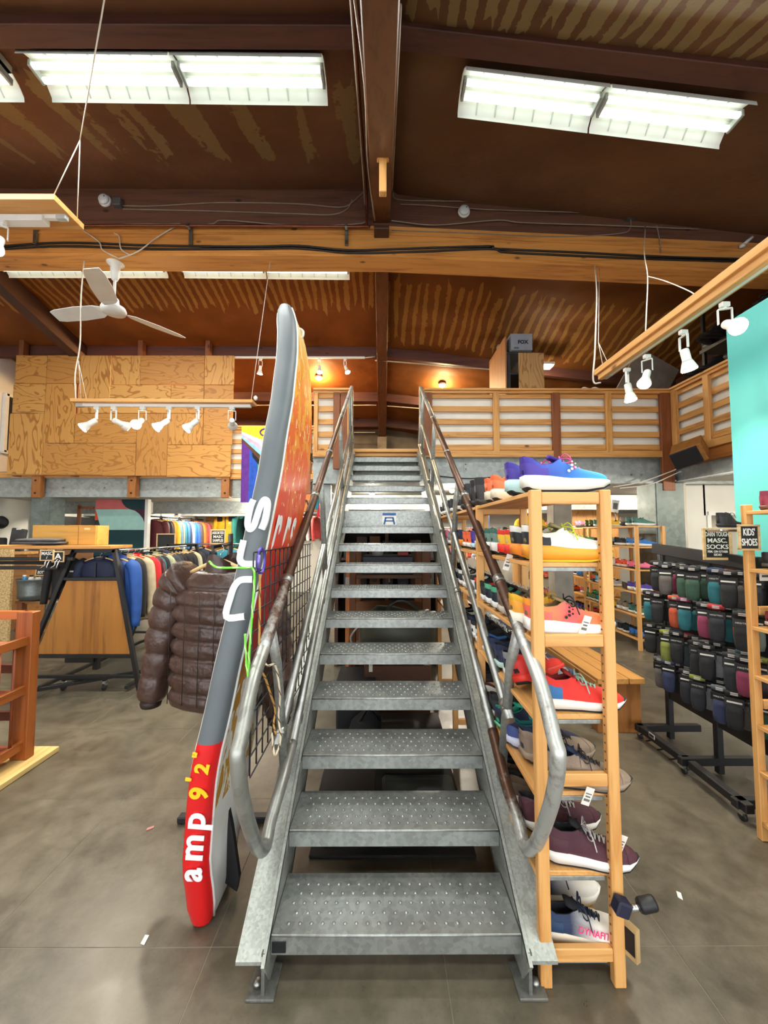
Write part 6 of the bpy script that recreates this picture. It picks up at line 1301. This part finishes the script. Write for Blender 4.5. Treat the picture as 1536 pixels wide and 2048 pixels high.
# ---- up on the mezzanine: stored goods
t = thing('mezzanine_shelf', 'dark shelving with plywood sides on the mezzanine', 'shelf', (2.3, 6.5, 2.87))
B().box((2.07, 6.75, 3.9), (.025, .95, 2.06)).obj('side_panel', wood('#a5764e', '#8c5f3a', 'z', knots=False), t); B().box((2.68, 6.75, 3.7), (.025, .9, 1.66)).obj('side_panel', mat('#2d3338', .6), t)
for z in (3.3, 3.8, 4.3, 4.66): B().box((2.38, 6.7, z), (.6, .8, .03)).obj('shelf', mat('#2d3338', .6), t)
for x in (2.12, 2.63): B().box((x, 6.3, 3.75), (.045, .045, 1.76)).obj('post', mat('#262b30', .5), t)
t = thing('plywood_offcut', 'light plywood sheet standing on the mezzanine before the shelving', 'board', (2.45, 6.2, 2.9)); B().box((2.47, 6.22, 3.76), (.42, .02, 1.72), None, .002).obj('plywood_sheet', plywood('#c09a64', '#9a7444', 'z', 6.), t); B().box((2.47, 6.24, 2.91), (.42, .05, .03)).obj('foot_strip', PINE_X, t)
def carton(label, c, d, col, txt=None):
    t = thing('carton', label, 'box', (c[0], c[1], c[2] - d[2] / 2)); B().box(c, d, None, .003).obj('carton_body', mat(col, .6, 0, .05), t); B().box((c[0], c[1], c[2] + d[2] / 2), (d[0] + .006, d[1] + .006, .02)).obj('lid', mat(col, .6, 0, .05), t)
    if txt: text(txt, .085, BLACK, face_mtx((c[0] + .02, c[1] - d[1] / 2 - .004, c[2]), (1, 0, 0), (0, 0, 1)), t, 'lettering', .001, bold=.004); B().box((c[0] - .09, c[1] - d[1] / 2 - .002, c[2] - .1), (.08, .002, .03)).obj('small_print', mat('#55595c', .7), t)
    return t
carton('grey carton lettered FOX on top of the mezzanine shelving', (2.33, 6.5, 4.82), (.36, .5, .27), '#8b95a0', 'FOX'); carton('plain grey carton behind the FOX carton', (2.25, 6.82, 4.86), (.3, .12, .34), '#7d8894'); carton('small clear grey bin on the upper mezzanine shelf', (2.45, 6.5, 4.42), (.3, .4, .2), '#6f787d')
carton('brown carton on the mezzanine behind the railing', (1.5, 6.3, 3.86), (.42, .4, .22), '#a58a66'); t = thing('mezzanine_table', 'wooden table behind the railing under the brown carton', 'table', (1.6, 6.4, 2.87)); B().box((1.6, 6.4, 3.72), (.9, .6, .05)).obj('table_top', FIR_X, t)
for x in (1.2, 2.0): B().box((x, 6.4, 3.28), (.05, .5, .82)).obj('leg_panel', FIR_Z, t)
t = thing('white_papers', 'crumpled white paper bag on the railing cap', 'paper', (3.15, 5.85, 3.6)); B().loft([[(3.05 + u, 5.86 + .09 * math.cos(a), 3.83 + h * math.sin(a)) for a in [2 * math.pi * j / 8 for j in range(8)]] for u, h in ((0, .02), (.08, .07), (.16, .03), (.24, .07), (.32, .03), (.38, .01))], smooth=False).obj('paper', CARDW, t); B().box((3.2, 5.9, 3.7), (.5, .3, .1)).obj('tray', FIR_X, t); B().box((3.2, 5.98, 3.26), (.4, .1, .78)).obj('tray_stand', FIR_Z, t)
# dark shoe rack on the mezzanine wing, behind the side railing
t = thing('dark_stock_rack', 'dark steel stock rack full of black shoes behind the side railing', 'rack', (4.9, 4.6, 2.87))
for y in (5.5, 4.3, 3.1): B().box((4.75, y, 3.9), (.04, .04, 2.06)).obj('upright', BLACKM, t); B().box((5.2, y, 3.9), (.04, .04, 2.06)).obj('upright', BLACKM, t)
for z in (3.5, 3.86, 4.3): B().box((4.97, 4.3, z), (.5, 2.5, .05)).obj('rack_shelf', mat('#55524f', .5, .3), t)
n_ = 0
for zi, z in enumerate((3.885, 4.325)):
    for k in range(22):
        shoe(f'black shoe, {ORD[k]} from the corner on the {"lower" if zi == 0 else "upper"} dark stock shelf', ('boot', 'hiker', 'runner')[k % 3], ('#141416', '#1a1a1c', '#5a5a5c' if k % 4 == 0 else '#222224', '#1c1c1e' if k % 5 else '#8a8a88', '#101012', '#1d1d20'), (4.72, 5.45 - k * .105, z), R(rnd.uniform(150, 210) if k % 2 else rnd.uniform(-30, 30)), 1.1, 'black shoes in stock on the mezzanine', SMALL + ('laces',))
t = thing('grey_ramp_board', 'grey leaning board at the corner of the mezzanine', 'board', (4.1, 6.2, 2.87)); B().box((4.15, 6.2, 3.75), (.75, .04, 1.75), Matrix.Rotation(R(30), 3, 'Y')).obj('sheet', mat('#7d7366', .7), t); B().box((4.15, 6.25, 3.0), (.6, .2, .2)).obj('foot_block', FIR_X, t)
# ================================================================ UNDER AND BEHIND THE STAIRS
t = thing('timber_rack', 'rough timber storage rack under the staircase', 'rack', (.05, 4.2, 0)); DW = wood('#7a4b28', '#55311a', 'z')
for x in (-.3, .42):
    for y in (3.75, 4.6): B().box((x, y, .75), (.08, .08, 1.5), None, .004).obj('post', DW, t)
for z in (.35, .8, 1.2): B().box((.06, 4.18, z), (.82, .9, .035), None, .003).obj('shelf', wood('#6d4526', '#4d2d16', 'x'), t)
for z in (.3, .75): B().box((.06, 3.73, z), (.8, .03, .09), None, .003).obj('front_rail', wood('#6a3a22', '#4a2614', 'x'), t)
t = thing('olive_duffel', 'dark olive duffel bag lying on the rack under the stairs', 'bag', (.2, 3.5, .37)); OL = mat('#4a4c40', .42, 0, .15, 8, .3, 20)
B().loft([[(.1 + u, 3.35 + .16 * w_ * math.cos(a), .78 + .2 * w_ * math.sin(a) + .03 * math.sin(5 * u * 6)) for a in [2 * math.pi * j / 18 for j in range(18)]] for u, w_ in ((-.3, .35), (-.27, .75), (-.15, .95), (0, 1.05), (.15, 1), (.3, .85), (.36, .4))]).obj('bag_body', OL, t)
B().tube(spline([(.0, 3.22, .85), (.05, 3.17, 1.02), (.16, 3.17, 1.07), (.27, 3.2, 1.0), (.3, 3.25, .86)], 5), .014, 6).obj('strap', mat('#33342c', .6), t); B().tube(spline([(-.2, 3.2, .86), (-.26, 3.15, .78), (-.22, 3.14, .7), (-.12, 3.16, .7)], 5), .008, 6).obj('handle', mat('#c9c8c0', .6), t)
B().box((.1, 3.4, .55), (.5, .2, .06)).obj('bag_base', BLACK, t)
t = thing('bag_crate', 'dark crate under the olive duffel bag', 'crate', (.1, 3.4, 0)); B().box((.12, 3.4, .27), (.55, .3, .5), None, .006).obj('crate_body', wood('#5a3620', '#3e2413', 'x'), t); B().box((.12, 3.24, .36), (.5, .02, .06)).obj('crate_slat', wood('#7a4a2a', '#5a3218', 'x'), t); B().box((.12, 3.24, .2), (.5, .02, .06)).obj('crate_slat', wood('#7a4a2a', '#5a3218', 'x'), t)
t = thing('grey_rubber_mat', 'rolled grey rubber mat on the floor under the lowest treads', 'mat', (.2, 2.2, 0))
for k in range(5): B().tube(spline([(.05 + .02 * k, 2.35, .02), (.12 + .02 * k, 2.3, .09 + .012 * k), (.25 + .02 * k, 2.3, .1 + .01 * k), (.38, 2.4, .04)], 5), .012, 6).obj('mat_rib', mat('#4f5350', .7), t)
B().box((.22, 2.42, .04), (.45, .3, .06), None, .02).obj('mat_roll', mat('#3d403e', .8), t)
t = thing('orange_tipped_stake', 'upright wooden stake with orange label behind the stairs', 'stake', (-.36, 3.62, 0)); B().box((-.33, 3.62, .75), (.035, .03, 1.5), None, .003).obj('stake', wood('#e08a44', '#b8642c', 'z', knots=False), t); B().box((-.33, 3.6, 1.15), (.037, .006, .12)).obj('label', mat('#e8d8c8', .7), t)
t = thing('dark_storage_bin', 'dark blue grey bin with odds and ends on the rack under the stairs', 'bin', (.1, 3.9, 1.22)); B().box((.05, 3.9, 1.31), (.5, .35, .18), None, .01).obj('bin_body', mat('#2b3038', .5), t); B().lathe([(.05, 0), (.06, .05), (.02, .08)], (-.05, 3.8, 1.4), 10).obj('loose_item', mat('#a8a8a4', .6), t); B().box((.2, 3.8, 1.42), (.1, .05, .03)).obj('loose_item', mat('#c8442c', .6), t)
t = thing('flattened_cardboard', 'pale piece of cardboard lying on the floor behind the stringer', 'cardboard', (-.4, 2.9, 0)); B().box((-.34, 2.75, .02), (.12, .14, .012), Matrix.Rotation(R(18), 3, 'Y')).obj('sheet', mat('#d8c29a', .8), t); B().box((-.38, 2.72, .012), (.05, .05, .02)).obj('fold_flap', mat('#c9b085', .8), t)
t = thing('black_bag_pile', 'black fabric bag slumped on the floor under the stairs', 'bag', (-.08, 3.0, 0)); B().loft([[(-.1 + .16 * w_ * math.cos(a), 3.0 + .12 * w_ * math.sin(a), z) for a in [2 * math.pi * j / 14 for j in range(14)]] for z, w_ in ((0.0, 1), (.08, 1.1), (.2, .85), (.27, .3))]).obj('bag_body', mat('#15161a', .8), t); B().tube(spline([(-.18, 2.95, .2), (-.1, 2.9, .33), (-.02, 2.95, .22)], 5), .01, 6).obj('strap', BLACK, t)
for i, (x, z0, lb) in enumerate(((-.1, .62, 'white cord with a tag hanging under the stairs'),)):
    t = thing('tag_cord', lb, 'cord', (x, 3.3, z0)); B().tube(spline([(x - .1, 3.25, .68), (x, 3.25, .72), (x + .02, 3.25, .62), (x + .0, 3.25, .52)], 5), .004, 5).obj('cord', CORD, t); B().box((x, 3.25, .5), (.03, .003, .06)).obj('tag', CARDW, t)
# clothes rails seen behind the shoe rack under the mezzanine
t = thing('rear_clothes_rail', 'clothes rail with garments far behind the shoe rack', 'clothes rack', (1.6, 9.2, 0)); B().tube([(.3, 9.3, 1.75), (3.3, 9.3, 1.75)], .014, 8).obj('rail', CHROME, t)
for x in (.3, 1.8, 3.3): B().tube([(x, 9.3, 0), (x, 9.3, 1.75)], .014, 8).obj('upright', CHROME, t); B().box((x, 9.3, .015), (.06, .5, .03)).obj('foot', BLACKM, t)
for i in range(22):
    c = ['#e06a3a', '#e8a48a', '#c9433a', '#e9e2d8', '#3a4a6a', '#6a7f9a', '#d8843a', '#8a9aa8', '#2a2c34', '#b85a7a', '#e0c4a0'][i % 11]; nm = ['orange', 'peach', 'red', 'cream', 'denim', 'grey blue', 'amber', 'pale grey', 'black', 'raspberry', 'sand'][i % 11]
    garment(f'{nm} garment, {ORD[i]} along the rear clothes rail', c, (.42 + i * .132, 9.3, 1.75), R(70 + rnd.uniform(-8, 8)), 'body_short' if i % 2 else 'body', 'garments on the rear rail', scale=1.05, minimal=True)
garment('yellow jacket hanging beside the concrete column behind the shoe rack', '#efb81e', (2.45, 6.35, 1.95), R(20), 'body', None, True, None, 1.1)
t = thing('jacket_post', 'pine post with a peg holding the yellow jacket by the concrete column', 'post', (2.62, 6.45, 0)); B().box((2.62, 6.47, 1.1), (.1, .06, 2.2), None, .004).obj('post', PINE_Z, t); B().tube([(2.62, 6.45, 1.97), (2.43, 6.35, 1.97)], .01, 6).obj('peg', CHROME, t)
t = thing('blue_poster', 'blue and white hanging garment bag behind the shoe rack', 'bag', (1.75, 6.8, 1.2)); B().box((1.75, 6.8, 1.75), (.3, .05, .5), None, .02).obj('bag_body', mat('#2f66b4', .5), t); B().box((1.75, 6.8, 1.38), (.34, .06, .35), None, .02).obj('bag_lower', mat('#c9d6e2', .5), t); B().tube([(1.75, 6.8, 2.0), (1.75, 6.8, 2.4)], .006, 5).obj('hook', BLACKM, t)
t = thing('wood_sign', 'orange wooden sign with black script under the mezzanine beside the board', 'sign', (-1.15, 6.4, 2.0)); B().box((-1.2, 6.4, 2.12), (.4, .03, .3), None, .01).obj('board', wood('#c9782c', '#a85e1e', 'x'), t); text('ladies', .12, BLACK, face_mtx((-1.2, 6.38, 2.1), (1, 0, 0), (0, 0, 1)), t) if False else B().tube(spline([(-1.32, 6.38, 2.08), (-1.28, 6.38, 2.17), (-1.24, 6.38, 2.08), (-1.18, 6.38, 2.14), (-1.13, 6.38, 2.08), (-1.08, 6.38, 2.14), (-1.05, 6.38, 2.05)], 5), .01, 5).obj('script_line', BLACK, t); B().tube([(-1.2, 6.4, 2.27), (-1.2, 6.4, 2.4)], .008, 5).obj('hanger_rod', BLACKM, t)
t = thing('teal_red_banner', 'teal and red cloth hanging beside the stair column', 'banner', (-.95, 5.95, 1.9)); B().box((-.98, 5.95, 2.12), (.14, .02, .3)).obj('cloth', fabric('#1f7a8c'), t); B().box((-.95, 5.945, 1.98), (.12, .022, .24), Matrix.Rotation(R(12), 3, 'Y')).obj('cloth', fabric('#c82a34'), t)

# dark stock filling the space behind and below the flight
t = thing('dark_stock_shelf', 'tall dark shelving packed with stock behind the lower flight', 'shelf', (.08, 4.95, 0)); DB = wood('#4a2f1e', '#301d12', 'x')
B().box((.05, 5.16, .87), (1.25, .03, 1.74)).obj('back_sheet', mat('#241a14', .8), t)
for x in (-.57, .05, .67): B().box((x, 4.95, .87), (.04, .4, 1.74)).obj('upright', DB, t)
for z in (.12, .5, .9, 1.3, 1.68): B().box((.05, 4.95, z), (1.22, .4, .03)).obj('shelf', DB, t)
for k in range(14):
    x = -.42 + (k % 7) * .16 + (.03 if k % 7 > 3 else 0); z = (.915, 1.315)[k // 7]; h = rnd.uniform(.14, .3); c, nm = [('#2b2e33', 'charcoal'), ('#4a3a2e', 'brown'), ('#1c1d20', 'black'), ('#3a2a22', 'dark brown'), ('#56504a', 'grey'), ('#2a3442', 'blue grey'), ('#6a4a30', 'tan')][(k * 3) % 7]
    t = thing('stock_box', f'{nm} stock box, {ORD[k % 7]} along the {"upper" if k > 6 else "lower"} dark shelf behind the stairs', 'box', (x, 4.9, z), 'stock boxes behind the stairs'); B().box((x, 4.9, z + h / 2), (.13, .28, h), None, .004).obj('box_body', mat(c, .7), t); B().box((x, 4.757, z + h * .6), (.06, .004, .05)).obj('box_label', mat('#8a857a', .7) if k % 3 == 0 else mat('#3a3632', .7), t)
t = thing('black_floor_mat', 'black rubber mat spread on the floor under the stairs', 'mat', (.05, 2.6, 0)); B().box((.05, 2.75, .008), (.84, 1.5, .014), None, .004).obj('mat_sheet', mat('#161616', .8), t)
for k in range(3): B().box((-.25 + k * .3, 2.75, .0165), (.1, 1.4, .004)).obj('mat_ridge', mat('#1e1e1f', .8), t)
for i, (x, y, d, c, nm) in enumerate(((-.2, 2.35, (.3, .3, .16), '#15161a', 'black'), (.2, 2.75, (.4, .35, .26), '#221d1a', 'dark brown'), (-.22, 3.3, (.3, .4, .4), '#191a1e', 'charcoal'))):
    t = thing('floor_bin', f'{nm} bin pushed under the flight, {ORD[i]} from the bottom tread', 'bin', (x, y, .016), 'bins under the flight'); B().box((x, y, .016 + d[2] / 2), d, None, .015).obj('bin_body', mat(c, .7), t); B().box((x, y, .016 + d[2]), (d[0] + .02, d[1] + .02, .02), None, .006).obj('bin_lid', mat(c, .6), t)

for j, (x, y, c, nm) in enumerate(((-1.28, 2.2, '#c98a80', 'pink'), (1.33, 1.8, '#e6e4dc', 'white'), (-.95, 1.62, '#dedccf', 'cream'))):
    t = thing('paper_scrap', f'tiny {nm} paper scrap lying on the concrete floor', 'scrap', (x, y, 0)); B().prism([(-.02, -.006), (.016, -.01), (.02, .006), (-.012, .01)], .001, .004, Matrix.Translation((x, y, 0)) @ Matrix.Rotation(R(30 * j + 40), 4, 'Z')).obj('scrap_sheet', mat(c, .8), t)
